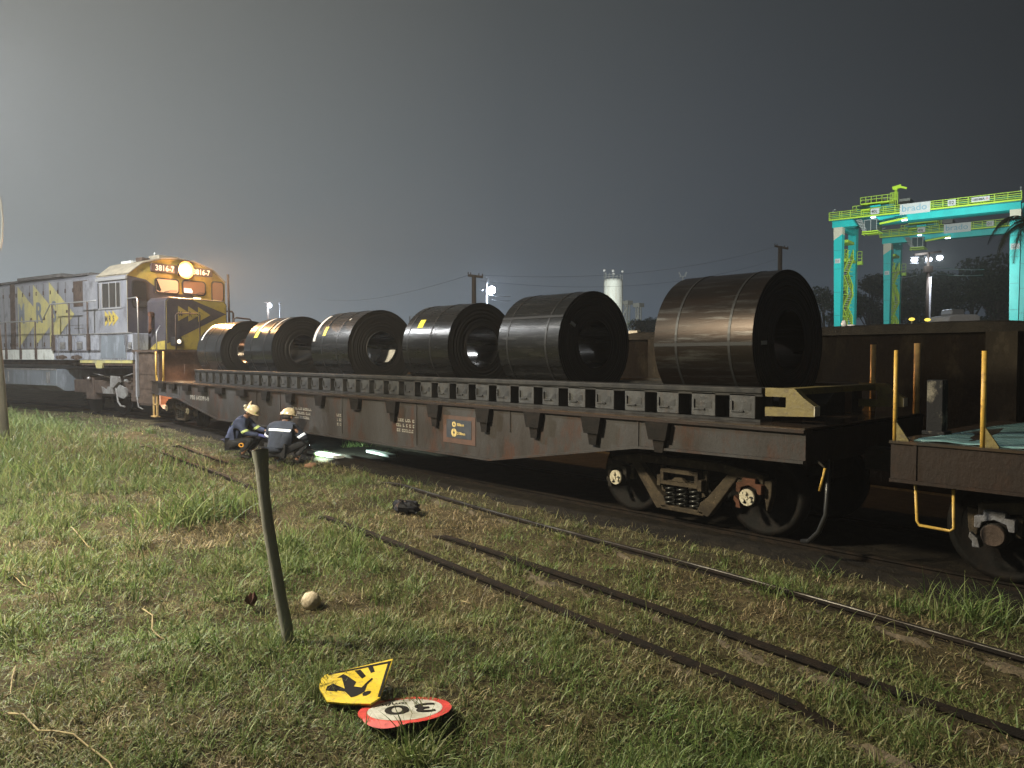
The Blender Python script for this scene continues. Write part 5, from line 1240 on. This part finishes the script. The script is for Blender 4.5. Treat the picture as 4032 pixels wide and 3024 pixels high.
# fallen yellow warning sign, traced pictogram
yT, yB, yL = onZ(1547, 2594, .05), onZ(1497, 2748, -.035), onZ(1262, 2668, -.01)
u = (yL-yT); v_ = (yB-yT); nrm = u.cross(v_).normalized()
if nrm.z < 0: nrm = -nrm
def onplane(px, py): r = ray(px, py); C = Vector((0, 0, HC)); return C+r*((yT-C).dot(nrm)/r.dot(nrm))
t = thing('warning_sign', 'yellow roadworks warning sign lying tilted and half buried in grass', 'sign', tuple(yT), group=None)
def traced(poly, lift, m, nm, par, thick=.003):
    top = [onplane(1200+x*650/2210, 2500+y*650/2210)+nrm*lift for x, y in poly]; n = len(top); b = MB()
    b.add(top+[p-nrm*thick for p in top], [tuple(range(n)), tuple(range(n, 2*n))[::-1]]+[(i, n+i, n+(i+1) % n, (i+1) % n) for i in range(n)])
    return b.build(nm, m, par, True)
sp_ = traced([(1180, 318), (1010, 835), (880, 920), (560, 915), (300, 890), (190, 700), (215, 590), (270, 535)], 0, 'signyel', 'sign_plate', t, .012)
for poly in ([(1165, 345), (1150, 375), (330, 535), (300, 525)], [(1150, 372), (1120, 352), (975, 830), (1010, 835)],
             [(845, 432), (915, 425), (938, 492), (885, 510)], [(665, 480), (745, 465), (820, 552), (765, 585)], [(435, 575), (515, 525), (560, 545), (690, 632), (655, 690), (760, 705), (835, 630), (900, 575), (915, 590), (840, 660), (800, 760), (700, 815), (620, 838), (540, 760), (400, 740), (390, 660), (535, 720), (495, 570)],
             [(770, 790), (800, 765), (850, 750), (888, 755), (875, 785), (820, 815), (780, 815)], [(300, 690), (380, 655), (480, 700), (430, 760), (280, 745)]):
    traced(poly, .0016, 'signblk', 'pictogram', sp_, .0012)
# fallen 30 km/h disc
dc = onZ(1595, 2793, -.055); t = thing('speed_sign', 'round red and white 30 speed limit sign lying flat on the grass, upside down', 'sign', tuple(dc))
rx = (onZ(1780, 2772, 0)-onZ(1412, 2803, 0)).normalized(); nz_ = Vector((0, 0, 1)); ry = nz_.cross(rx)      # rx: towards picture right
tilt = R(-10.5); ry2 = ry*math.cos(tilt)+nz_*math.sin(tilt); Fd = Matrix(((rx.x, ry2.x, 0, 0), (rx.y, ry2.y, 0, 0), (rx.z, ry2.z, 0, 0), (0, 0, 0, 1))); nn_ = rx.cross(ry2)
for i in range(3): Fd[i][2] = nn_[i]
RD = .265
def bend(x, y):
    q = max(0, (-x*.55-y*.83)-.218); return -q*.6-.0008*math.sin(x*20)
def ringmesh(r0, r1, z, m, nm, par, n=64, k=5):
    b = MB(); b.smooth = False; vs = []
    for i in range(n):
        a = 2*PI*i/n
        for j in range(k+1):
            r_ = r0+(r1-r0)*j/k; x, y = r_*math.cos(a), r_*math.sin(a); vs.append(Fd @ Vector((x, y, z+bend(x, y))))
    b.add(vs, [(i*(k+1)+j, ((i+1) % n)*(k+1)+j, ((i+1) % n)*(k+1)+j+1, i*(k+1)+j+1) for i in range(n) for j in range(k)])
    o = b.build(nm, m, par); s_ = o.modifiers.new('t', 'SOLIDIFY'); s_.thickness = .002; return o
rm = ringmesh(.212, RD, 0, 'signred', 'red_rim', t); ringmesh(.0005, .213, .001, 'signwht', 'white_face', t)
Ft = Fd @ Matrix.Rotation(R(180+1), 4, 'Z')
text('30', .245, 'signblk', t, Ft @ Matrix.Translation((-.185, -.075, .003)), 'speed_number', 1.2, .004, sp=1.08)
text('km/h', .06, 'signblk', t, Ft @ Matrix.Translation((-.02, -.14, .003)), 'speed_unit', 1.25, 0)
b = MB(); b.box(-.12, .12, -.03, .03, -.03, -.012); b.v = [Fd @ v for v in b.v]; b.build('back_bracket', 'alu', t)
# litter
p = onZ(1225, 2378, -.09); b = MB(); b.ball((0, 0, .02), .088, 20, (1.05, .85, .85), .05, 4); o = b.build('stone', 'rock'); o.location = (p.x, p.y, -.085); tag(o, 'pale rounded stone in the grass right of the leaning post', 'stone')
p = onZ(992, 2395, -.09); b = MB(); rr = random.Random(6)
for k in range(5):
    a = rr.uniform(0, 6.28); d = Vector((math.cos(a), math.sin(a), 0)); s_ = Vector((-d.y, d.x, 0)); h = rr.uniform(.05, .13)
    b.add([Vector((0, 0, 0)), d*.03+s_*.035+Vector((0, 0, h*.6)), d*.05+Vector((0, 0, h)), d*.05-s_*.03+Vector((0, 0, h*.5))], [(0, 1, 2, 3)])
o = b.build('dead_leaf', 'leafred', fix=False); o.modifiers.new('t', 'SOLIDIFY').thickness = .003; o.location = (p.x, p.y, -.08); tag(o, 'dark red crumpled dead leaf standing left of the leaning post', 'leaf')
p = onZ(1590, 2012, -.09); b = MB(); b.ball((0, 0, .06), .13, 14, (1.6, .9, .75), .22, 12); b.ball((-.13, .03, .05), .09, 11, (1.3, 1, .8), .28, 5); b.ball((.12, .05, .07), .1, 11, (1.3, .9, .9), .28, 8)
b.sm = [False]*len(b.sm)
o = b.build('black_bag', 'blackbag'); o.location = (p.x, p.y, -.1); tag(o, 'crumpled black bag dumped between the rails', 'bag')
def lay(label, pts, r, m='stem', z=-.045):
    q = [onZ(x, y, z) for x, y in pts]
    for i, v in enumerate(q): v.z = float(ground_h([v.x], [v.y])[0])+.028+.012*math.sin(i*2.1)
    n = len(q); o = MB().tube(q, [r*(1-.4*i/n) for i in range(n)], 6).build('dry_stem', m); tag(o, label, 'stem', 'dry stems lying in the grass'); return o
lay('long pale dry stem curving across the bottom left corner', [(35, 2792), (90, 2800), (150, 2845), (215, 2862), (290, 2880), (340, 2895), (385, 2935), (430, 2965), (458, 3005), (468, 3040)], .0062)
lay('dry stem bent beside the bright weed', [(560, 2368), (600, 2400), (598, 2440), (615, 2490), (645, 2530)], .006)
lay('short crooked dry stem at the left edge of the lawn', [(38, 2210), (55, 2255), (90, 2280), (140, 2300)], .006)
lay('pale dry stem in the lawn below the tall grass', [(280, 2060), (310, 2095), (345, 2115), (370, 2130)], .008)
lay('dry twig at the bottom left, upright in the picture', [(60, 2595), (48, 2660), (40, 2710), (10, 2750)], .005)
lay('thin dry twig slanting in the bottom left lawn', [(20, 2740), (80, 2700), (160, 2668)], .004)
lay('short bent straw in the lawn at bottom left', [(400, 2705), (412, 2735), (435, 2758)], .0055)
lay('yellow straw lying right of the nearest rail', [(1815, 2332), (1855, 2348)], .006)
for lb, px, py, s_ in (('reddish brick fragment right of the squatting worker', 1225, 1838, .11), ('flat earthy clod behind the squatting worker', 1065, 1850, .14)):
    p = onZ(px, py, -.1); b = MB(); b.ball((0, 0, .03), s_, 10, (1.3, 1, .55), .22, int(px)); o = b.build('brick_fragment' if 'brick' in lb else 'clod', 'brick' if 'brick' in lb else 'dirt'); o.location = (p.x, p.y, -.11); tag(o, lb, 'rubble')
# white plank standing in for the torch-lit ground under the wagon
M['lit'] = mat('pale_patch', (.5, .52, .5), .7, 0, (.36, .38, .37), None, 6, bump=.3)
for lb, a_, c_ in (('pale plank for the torch-lit ground beside the squatting worker', (1222, 1778), (1340, 1800)), ('second pale plank for lit ground under the wagon, farther right', (1455, 1775), (1545, 1795))):
    p, q_ = onZ(*a_, -.02), onZ(*c_, -.02); b = MB(); b.bar(p, q_, .16, .05); tag(b.build('patch', 'lit'), lb, 'patch')
x0, y0 = [], []
for px, py, n, s_ in ((1405, 1760, 130, .16), (1265, 1800, 160, .15), (1370, 1765, 60, .1), (1530, 1800, 60, .12)):
    p = onZ(px, py, -.1); x0.append(p.x+rng.normal(0, s_, n)); y0.append(p.y+rng.normal(0, s_*.6, n))
x0 = np.concatenate(x0); y0 = np.concatenate(y0)
o = blades('grass_under_wagon', 'grass', x0, y0, np.full(len(x0), .19), .011, .5, np.full(len(x0), .05), 4, curl=.4); tag(o, 'torch-lit grass growing under the wagon edge', 'grass', kind='stuff')
# ------------------------------------------------------------------ people
def band(body, m, nm, par, c, axis, ang0, ang1, w, off=.008, n=28, rmax=.6):
    """a strip hugging a mesh: rays shot inwards at the line c + t*axis"""
    bm = bmesh.new(); bm.from_mesh(body.data); tr_ = BVHTree.FromBMesh(bm); bm.free()
    c = Vector(c); axis = Vector(axis).normalized(); a0 = Vector((1, 0, 0)) if abs(axis.x) < .8 else Vector((0, 0, 1))
    u = (a0-axis*a0.dot(axis)).normalized(); v = axis.cross(u); rows = []
    for i in range(n+1):
        a = ang0+(ang1-ang0)*i/n; d = u*math.cos(a)+v*math.sin(a); row = []
        for k in (-1, -.33, .33, 1):
            o = c+axis*(k*w/2); hit = tr_.ray_cast(o+d*rmax, -d, rmax)
            row.append((hit[0]+d*off) if hit[0] is not None else None)
        if all(row): rows.append(row)
        else:
            if len(rows) > 3: break
            rows = []
    if len(rows) < 3: return None
    b = MB(); b.smooth = True; vs = [p for r_ in rows for p in r_]
    b.add(vs, [(i*4+j, i*4+j+1, i*4+j+5, i*4+j+4) for i in range(len(rows)-1) for j in range(3)]); o = b.build(nm, m, par, fix=False)
    s_ = o.modifiers.new('t', 'SOLIDIFY'); s_.thickness = .004; s_.offset = 0; return o
def mirror(d, sides=('l', 'r')):
    return d
def person(label, loc, rz, J, jacket, hvis, glove, facing_arm):
    t = thing('person', label, 'person', loc, rz, 'workers squatting beside the wagon')
    def P_(n): return Vector(J[n])
    # body: one continuous surface, head to toes with five-fingered hands
    B = {}; E_ = []
    def add(n, p, r): B[n] = (tuple(p), r)
    add('pelvis', J['pelvis'], .09); add('waist', J['waist'], .07); add('chest', J['chest'], .07); add('neckb', J['neckb'], .062); add('neck', J['neck'], .056)
    hd_ = P_('head'); up_ = (hd_-P_('neck')).normalized(); fw_ = Vector(J['look']).normalized()
    add('jaw', P_('neck')+up_*.06+fw_*.03, .062); add('skull', hd_, (.086, .094)); add('crown', hd_+up_*.075, .07)
    E_ += [('pelvis', 'waist'), ('waist', 'chest'), ('chest', 'neckb'), ('neckb', 'neck'), ('neck', 'jaw'), ('jaw', 'skull'), ('skull', 'crown')]
    add('nose', P_('neck')+up_*.10+fw_*.105, .012); E_.append(('jaw', 'nose'))
    for s in ('l', 'r'):
        add('sh'+s, J['sh'+s], .03); add('el'+s, J['el'+s], .03); add('wr'+s, J['wr'+s], .027)
        wr, el = P_('wr'+s), P_('el'+s); d = (wr-el).normalized(); pn = wr+d*.055; add('palm'+s, pn, (.032, .018)); kn = wr+d*.095; add('kn'+s, kn, (.036, .014))
        E_ += [('chest', 'sh'+s), ('sh'+s, 'el'+s), ('el'+s, 'wr'+s), ('wr'+s, 'palm'+s), ('palm'+s, 'kn'+s)]
        sdv = d.cross(Vector((0, 0, 1))).normalized(); dn = sdv.cross(d).normalized()*(-1)
        if dn.z > 0: dn = -dn
        for i, (o_, l_) in enumerate(((-.03, .06), (-.01, .072), (.011, .068), (.03, .052))):
            a_ = kn+sdv*o_+d*.012; m_ = a_+d*l_*.5+dn*.012; e_ = m_+d*l_*.3+dn*.03
            add(f'f{i}a{s}', a_, .0095); add(f'f{i}b{s}', m_, .0085); add(f'f{i}c{s}', e_, .0075); E_ += [('kn'+s, f'f{i}a{s}'), (f'f{i}a{s}', f'f{i}b{s}'), (f'f{i}b{s}', f'f{i}c{s}')]
        ts = -1 if s == 'r' else 1
        add('th1'+s, pn+sdv*ts*.036+d*.005, .011); add('th2'+s, pn+sdv*ts*.05+d*.04+dn*.012, .0095); E_ += [('palm'+s, 'th1'+s), ('th1'+s, 'th2'+s)]
        add('hip'+s, J['hip'+s], .085); add('kne'+s, J['kne'+s], .056); add('an'+s, J['an'+s], .04); f_ = P_('an'+s); tv = Vector(J['toe'+s])
        add('toe'+s, tv, (.04, .026)); E_ += [('pelvis', 'hip'+s), ('hip'+s, 'kne'+s), ('kne'+s, 'an'+s), ('an'+s, 'toe'+s)]
    body = skinmesh('body', B, E_, 'skin', t, 2, 'pelvis')
    # jacket over torso and arms down to the wrists
    K = {'low': (tuple(P_('low')+Vector((0, 0, -.07))), (.2, .175)), 'pelvis': (tuple(P_('pelvis')+Vector((0, 0, .05))), (.18, .16)), 'waist': (J['waist'], (.165, .155)), 'chest': (J['chest'], (.175, .18)), 'col': (tuple(P_('neckb').lerp(P_('neck'), .25)), .078)}
    EK = [('low', 'pelvis'), ('pelvis', 'waist'), ('waist', 'chest'), ('chest', 'col')]
    for s in ('l', 'r'):
        K['sh'+s] = (J['sh'+s], .105); K['mid'+s] = (tuple(P_('sh'+s).lerp(P_('el'+s), .5)), .075); K['el'+s] = (J['el'+s], .068); K['cu'+s] = (tuple(P_('el'+s).lerp(P_('wr'+s), .93)), .048)
        EK += [('chest', 'sh'+s), ('sh'+s, 'mid'+s), ('mid'+s, 'el'+s), ('el'+s, 'cu'+s)]
    jk = skinmesh('jacket', K, EK, jacket, t, 2, 'waist')
    dsp = bpy.data.textures.new('folds', 'CLOUDS'); dsp.noise_scale = .09; md = jk.modifiers.new('folds', 'DISPLACE'); md.texture = dsp; md.strength = .022; md.mid_level = .5
    T_ = {'pelvis': (J['pelvis'], .155)}; ET = []
    for s in ('l', 'r'):
        T_['hip'+s] = (J['hip'+s], .108); T_['kne'+s] = (J['kne'+s], .078); T_['an'+s] = (tuple(P_('an'+s)+Vector((0, 0, .06))), .06); ET += [('pelvis', 'hip'+s), ('hip'+s, 'kne'+s), ('kne'+s, 'an'+s)]
    skinmesh('trousers', T_, ET, 'trouser', t, 2, 'pelvis')
    for s in ('l', 'r'):
        a_, b_ = P_('an'+s), Vector(J['toe'+s]); skinmesh('boot', {'a': (tuple(a_+Vector((0, 0, .08))), .055), 'h': (tuple(a_+Vector((-.02, 0, -.015))), .05), 'b': (tuple(a_.lerp(b_, .6)), (.05, .04)), 'c': (tuple(b_+(b_-a_)*.12), (.048, .032))}, [('a', 'h'), ('h', 'b'), ('b', 'c')], 'boot', t, 2, 'h')
    # hair, helmet with brim, glove
    b = MB(); side = up_.cross(fw_).normalized(); Mh = Matrix(((fw_.x, side.x, up_.x, hd_.x), (fw_.y, side.y, up_.y, hd_.y), (fw_.z, side.z, up_.z, hd_.z), (0, 0, 0, 1)))
    b.smooth = True; b.lathe([(.001, .135)]+[(.128*math.sin(a_), .02+.115*math.cos(a_)) for a_ in np.linspace(.15, PI/2, 9)]+[(.13, .005)], (0, 0, 0), 'z', 28)
    b.v = [Mh @ Vector((v.x*1.08+.0, v.y*.94, v.z*1.3+.01)) for v in b.v]; hm = b.build('helmet', 'helmet', t)
    b = MB(); b.smooth = True; vs = []
    for i in range(29):
        a_ = 2*PI*i/28; ex = .055*max(0, math.cos(a_))**.7 if math.cos(a_) > 0 else .0
        for r_, z in ((.126, .018), (.137+ex, .006), (.137+ex, .0), (.124, .0)): vs.append(Mh @ Vector((r_*1.06*math.cos(a_), r_*.94*math.sin(a_), z+.008)))
    b.add(vs, [(i*4+j, i*4+j+1, i*4+j+5, i*4+j+4) for i in range(28) for j in range(3)]); b.build('helmet_brim', 'helmet', hm)
    b = MB(); 
    for a_ in (-.5, .5, PI-.55, PI+.55):
        for k in range(1):
            q = [Mh @ Vector((1.085*.131*math.cos(a_+da), .945*.131*math.sin(a_+da), z)) for da, z in ((-.13, .03), (.13, .03), (.13, .065), (-.13, .065))]; b.add(q, [(0, 1, 2, 3)])
    o = b.build('helmet_sticker', 'stripw' if hvis == 'stripw' else 'strip', hm, fix=False)
    b = MB(); b.smooth = True; b.ball(tuple(hd_-up_*.02-fw_*.02), .098, 14, (1, 1, .8)); b.build('hair', 'hair', t)
    for s in (-1, 1): MB().ball(tuple(hd_+side*s*.092-up_*.03), .03, 10, (.8, .5, 1.2)).build('ear', 'skin', t)
    return t, jk, hm, Mh, body
J1 = dict(pelvis=(-.27, 0, .36), low=(-.30, 0, .36), waist=(-.24, 0, .55), chest=(-.11, 0, .80), neckb=(.0, 0, .95), neck=(.045, 0, .99), head=(.11, 0, 1.075), look=(.85, -.1, -.5),
          shl=(-.07, .2, .86), shr=(-.05, -.2, .86), ell=(.1, .25, .66), elr=(.12, -.24, .62), wrl=(.36, .12, .62), wrr=(.36, -.14, .55),
          hipl=(-.2, .1, .34), hipr=(-.2, -.1, .34), knel=(.2, .2, .46), kner=(.22, -.2, .46), anl=(-.02, .17, .09), anr=(.0, -.17, .09), toel=(.15, .2, .03), toer=(.17, -.2, .03))
f1 = onZ(968, 1802, -.1)
w1, jk1, hm1, Mh1, bd1 = person('person squatting in profile with ear muffs and yellow-green strips on a navy jacket', (f1.x, f1.y, -.1), R(40), J1, 'navy', 'strip', True, 'r')
J2 = dict(pelvis=(-.24, 0, .30), low=(-.27, 0, .30), waist=(-.23, 0, .48), chest=(-.12, 0, .71), neckb=(-.03, 0, .85), neck=(0, 0, .89), head=(.045, 0, .985), look=(.95, 0, -.25),
          shl=(-.08, .22, .76), shr=(-.08, -.22, .76), ell=(.0, .40, .52), elr=(.0, -.38, .54), wrl=(.26, .24, .42), wrr=(.26, -.2, .42),
          hipl=(-.18, .1, .29), hipr=(-.18, -.1, .29), knel=(.2, .26, .42), kner=(.2, -.26, .42), anl=(-.02, .2, .09), anr=(0, -.2, .09), toel=(.15, .23, .03), toer=(.17, -.23, .03))
f2 = onZ(1128, 1822, -.1)
w2, jk2, hm2, Mh2, bd2 = person('person squatting with their back turned and glowing white strips across a dark jacket', (f2.x, f2.y, -.1), R(112), J2, 'navy2', 'stripw', False, 'l')
w1.scale = (1.08, 1.08, .88); w2.scale = (1.1, 1.2, .93)
# strips on the jackets
def armband(jk, J, s, m, par, u=.75, w_=.055):
    a_, b_ = Vector(J['sh'+s]), Vector(J['el'+s]); return band(jk, m, 'reflective_strip', par, a_.lerp(b_, u), b_-a_, 0, 2*PI, w_, .006, 24, .16)
armband(jk1, J1, 'r', 'strip', jk1, .95); armband(jk1, J1, 'l', 'strip', jk1, .95)
band(jk1, 'strip', 'reflective_strip', jk1, Vector(J1['chest'])+Vector((-.02, 0, -.01)), (.5, 0, 1), PI*.62, PI*1.45, .065, .012, 26, .5)
armband(jk2, J2, 'r', 'stripw', jk2, .75, .05); armband(jk2, J2, 'l', 'stripw', jk2, .75, .05)
band(jk2, 'stripw', 'reflective_strip', jk2, Vector(J2['chest'])+Vector((0, 0, -.03)), (.35, 0, 1), PI*.58, PI*1.42, .05, .012, 26, .5)
# ear muffs with raised cups, glove, tape
b = MB(); b.ball(Mh1 @ Vector((-.13, -.06, .07)), .05, 12, (.8, 1, 1.1)); mf = b.build('ear_muff', 'stripw', w1); mf.data.materials[0] = M['cream']
b = MB(); b.tube([Mh1 @ Vector(p) for p in ((-.13, -.1, .03), (-.17, -.04, .1), (-.17, .04, .1), (-.13, .1, .03))], .014, 6); b.ball(Mh1 @ Vector((-.15, -.03, .06)), .045, 10); b.build('muff_band', 'muff', mf)
b = MB()
for (x, y, h) in ((-.13, .03, .12), (-.09, .0, .07), (-.02, -.02, .06)): 
    p = Mh1 @ Vector((x, y, .10)); q_ = Mh1 @ Vector((x-.03, y, .10+h)); b.tube([p, p.lerp(q_, .5), q_], [.035, .022, .004], 7)
b.build('helmet_fin', 'helmet', hm1)
wr = Vector(J1['wrr']); el = Vector(J1['elr']); d = (wr-el).normalized()
hb_ = skinmesh('glove', {'a': (tuple(wr-d*.04), .036), 'b': (tuple(wr+d*.06), (.042, .03)), 'c': (tuple(wr+d*.12+Vector((0, 0, -.02))), (.04, .025)), 'd': (tuple(wr+d*.17+Vector((0, 0, -.06))), (.03, .02)), 'e': (tuple(wr+d*.08+Vector((-.0, .05, -.01))), .016)}, [('a', 'b'), ('b', 'c'), ('c', 'd'), ('b', 'e')], 'glove', w1, 2, 'b')
b = MB(); b.lathe([(.03, -.014), (.05, -.014), (.05, .014), (.03, .014), (.03, -.014)], (.04, -.24, .33), 'y', 20); o = b.build('tape_roll', 'orange', w1)
# torch in the second worker's hand
W2M = WM[w2.name]; hp = W2M @ Vector((.36, -.2, .34)); tt = onZ(1330, 1792, -.05)
dirv = (tt-hp).normalized(); t = thing('torch', 'small torch held low by the worker with glowing white strips', 'torch', tuple(hp))
b = MB(); b.tube([-dirv*.07, dirv*.03, dirv*.035, dirv*.06], [.014, .014, .02, .021], 10); b.build('barrel', 'black', t); MB().tube([dirv*.058, dirv*.062], .018, 10).build('lens', 'flood', t)
# ------------------------------------------------------------------ assumed street lamps on the camera's side
def streetlamp(label, base, h, arm, lean=(0, 0)):
    t = thing('assumed_street_lamp', label, 'street lamp', base, group='assumed street lamps on the camera side')
    top = Vector((lean[0], lean[1], h)); b = MB(); b.tube([(0, 0, -.2), (lean[0]*.5, lean[1]*.5, h*.5), top], [.16, .13, .09], 12); b.build('pole', 'polecon', t)
    a = Vector(arm); b = MB(); b.tube([top-Vector((0, 0, .3)), top+a*.4+Vector((0, 0, .15)), top+a], .035, 8); b.build('arm', 'steelgrey', t)
    b = MB(); d = a.normalized(); b.bar(top+a-d*.1, top+a+d*.6, .26, .14); hd_ = b.build('lamp_head', 'steelgrey', t, bevel=.03)
    b = MB(); b.bar(top+a+d*.02+Vector((0, 0, -.075)), top+a+d*.52+Vector((0, 0, -.075)), .2, .01); b.build('lamp_glass', 'sodium', hd_)
    return Vector(base)+top+a+d*.27+Vector((0, 0, -.16))
LP1 = streetlamp('grey concrete pole with an assumed lamp, cut off by the left edge of the photo', (-19.67, 2.6, -.1), 8.6, (-1.9, -1.0, .25), (-.55, -.35))  # the pole stands in view, the lamp head on it is assumed
LP2 = streetlamp('assumed street lamp out of frame at left, added to light the foreground', (-10.6, -3.0, -.1), 6.3, (1.5, 1.2, .2))  # assumed lamp, wholly out of view, added to light the foreground grass
cb_ = MB(); cb_.tube([far(-14, 740, 15.8), far(3, 790, 15.8), far(9, 860, 15.8), far(8, 920, 15.8), far(2, 975, 15.8), far(-12, 1010, 15.8)], .02, 8); tag(cb_.build('pole_cable', 'steelgrey'), 'grey cable looping out beside the left lamp pole', 'cable')
def nv(l): return l
light('assumed_street_light', 'POINT', LP1, 11500, (.96, .98, 1), .18)  # light of the lamp assumed on the left pole
light('assumed_street_light', 'POINT', LP2, 8700, (1, .89, .66), .5)  # light of the assumed lamp out of view
# locomotive headlight and ditch light
hl = WM['locomotive'] @ Vector((.24, .16, 4.95)); fwd = WM['locomotive'].to_3x3() @ Vector((1, -.10, -.20))
light('headlight_beam', 'SPOT', hl, 11000, (1, .55, .22), .09, hl+fwd, 44, .8)
light('headlight_glow', 'POINT', hl+fwd*.12, 130, (1, .5, .2), .12)
light('headlight_spill', 'SPOT', hl+fwd*.06, 2600, (1, .5, .2), .12, hl+fwd, 165, .3)
dl_ = WM['locomotive'] @ Vector((1.34, -.83, 2.47)); light('ditch_beam', 'SPOT', dl_, 120, (1, .75, .45), .06, dl_+WM['locomotive'].to_3x3() @ Vector((1, 0, -.1)), 90, .6)
light('plow_light', 'POINT', WM['locomotive'] @ Vector((2.1, -1.2, 1.15)), 22, (1, .5, .25), .05)  # orange point light before the plow, no fitting of its own
light('torch_beam', 'SPOT', hp+dirv*.08, 520, (.72, 1, .86), .02, tt, 92, .6)
# terminal floodlights
mc = Vector((mx, my, 9.6))
tg = CO+g_*8+p_*4; 
for i, s in enumerate((-1, 0, 1)):
    o_ = mc+perp*s*.9+Vector((0, 0, .2)); light('terminal_flood', 'SPOT', o_+Vector((-.35, 1.1, 0)), 7200, (.86, 1, .93), .2, (CO.x+8+s*6, CO.y, 13), 110, .5)
light('mast_glow', 'POINT', mc+Vector((.0, -.8, .3)), 160, (.75, .84, 1), .2)
light('mast_downlight', 'SPOT', mc+perp*.5+Vector((0, -.5, -.7)), 500, (.8, .86, 1), .1, mc+perp*.2-Vector((0, .2, 9)), 50, .7)
light('flood_glow', 'POINT', FL1+(-FW*.6), 2600, (.62, .76, 1), .25)
light('flood_glow', 'POINT', FL2+(-FW*.5), 700, (.7, .8, 1), .2)
light('silo_flood', 'SPOT', far(2290, 1280, 120), 60000, (.95, 1, .92), .3, far(2415, 1180, 150), 40, .6)  # spot aimed at the silo, with no lamp fitting of its own
# ------------------------------------------------------------------ haze and night sky
m, nt, b = newmat('haze'); nt.nodes.remove(b); pv = nt.nodes.new('ShaderNodeVolumePrincipled')
pv.inputs['Color'].default_value = (.93, .96, 1, 1); pv.inputs['Density'].default_value = .0011; pv.inputs['Anisotropy'].default_value = .35
nt.links.new(pv.outputs[0], nt.nodes['Material Output'].inputs['Volume']); M['haze'] = m
o = MB().box(-290, 285, -285, 290, -1.6, 34).build('haze', 'haze'); tag(o, 'thin night mist over the whole yard', 'haze', kind='stuff')
W = bpy.data.worlds.new('World'); S.world = W; W.use_nodes = True; nt = W.node_tree; N = nt.nodes; L = nt.links; bg = N['Background']
tc = N.new('ShaderNodeTexCoord'); sx = N.new('ShaderNodeSeparateXYZ'); L.new(tc.outputs['Generated'], sx.inputs[0])
# town glow: brighter towards the lit town on the left, darker over the terminal, paler near the horizon
dt = N.new('ShaderNodeVectorMath'); dt.operation = 'DOT_PRODUCT'; dt.inputs[1].default_value = (-.669, -.743, 0); L.new(tc.outputs['Generated'], dt.inputs[0])
mr = N.new('ShaderNodeMapRange'); mr.inputs['From Min'].default_value = -1; mr.inputs['From Max'].default_value = 1; L.new(dt.outputs['Value'], mr.inputs['Value'])
rp = N.new('ShaderNodeValToRGB'); e = rp.color_ramp.elements
e[0].position = 0; e[0].color = (.012, .0135, .016, 1); e[1].position = 1; e[1].color = (.215, .21, .19, 1)
for p_, c_ in ((.22, (.019, .0215, .0245)), (.36, (.041, .047, .054)), (.5, (.07, .078, .084)), (.64, (.128, .136, .136)), (.78, (.195, .198, .19))): k = e.new(p_); k.color = (*c_, 1)
L.new(mr.outputs[0], rp.inputs[0])
hz_ = N.new('ShaderNodeValToRGB'); e = hz_.color_ramp.elements
e[0].position = 0; e[0].color = (1.95, 2.25, 2.6, 1); e[1].position = .45; e[1].color = (.82, .83, .8, 1); k = e.new(.14); k.color = (1.3, 1.4, 1.48, 1)
L.new(sx.outputs['Z'], hz_.inputs[0])
mu = N.new('ShaderNodeMix'); mu.data_type = 'RGBA'; mu.blend_type = 'MULTIPLY'; mu.inputs['Factor'].default_value = 1
L.new(rp.outputs[0], mu.inputs[6]); L.new(hz_.outputs[0], mu.inputs[7])
sky = N.new('ShaderNodeTexSky'); sky.sky_type = 'NISHITA'; sky.sun_disc = False; sky.sun_elevation = R(-4); sky.sun_rotation = R(200)
ad = N.new('ShaderNodeMix'); ad.data_type = 'RGBA'; ad.blend_type = 'ADD'; ad.inputs['Factor'].default_value = .05
L.new(mu.outputs[2], ad.inputs[6]); L.new(sky.outputs[0], ad.inputs[7]); L.new(ad.outputs[2], bg.inputs['Color']); bg.inputs['Strength'].default_value = 1.0
# ------------------------------------------------------------------ render settings
S.view_settings.view_transform = 'Standard'; S.view_settings.look = 'None'; S.view_settings.gamma = 1; S.view_settings.exposure = 0; S.view_settings.use_curve_mapping = False
S.render.engine = 'CYCLES'; S.cycles.use_denoising = True; S.cycles.max_bounces = 6; S.cycles.diffuse_bounces = 2; S.cycles.glossy_bounces = 3; S.cycles.transmission_bounces = 2
S.cycles.volume_bounces = 0; S.cycles.transparent_max_bounces = 6; S.cycles.use_light_tree = True; S.cycles.sample_clamp_indirect = 4; S.cycles.caustics_reflective = False
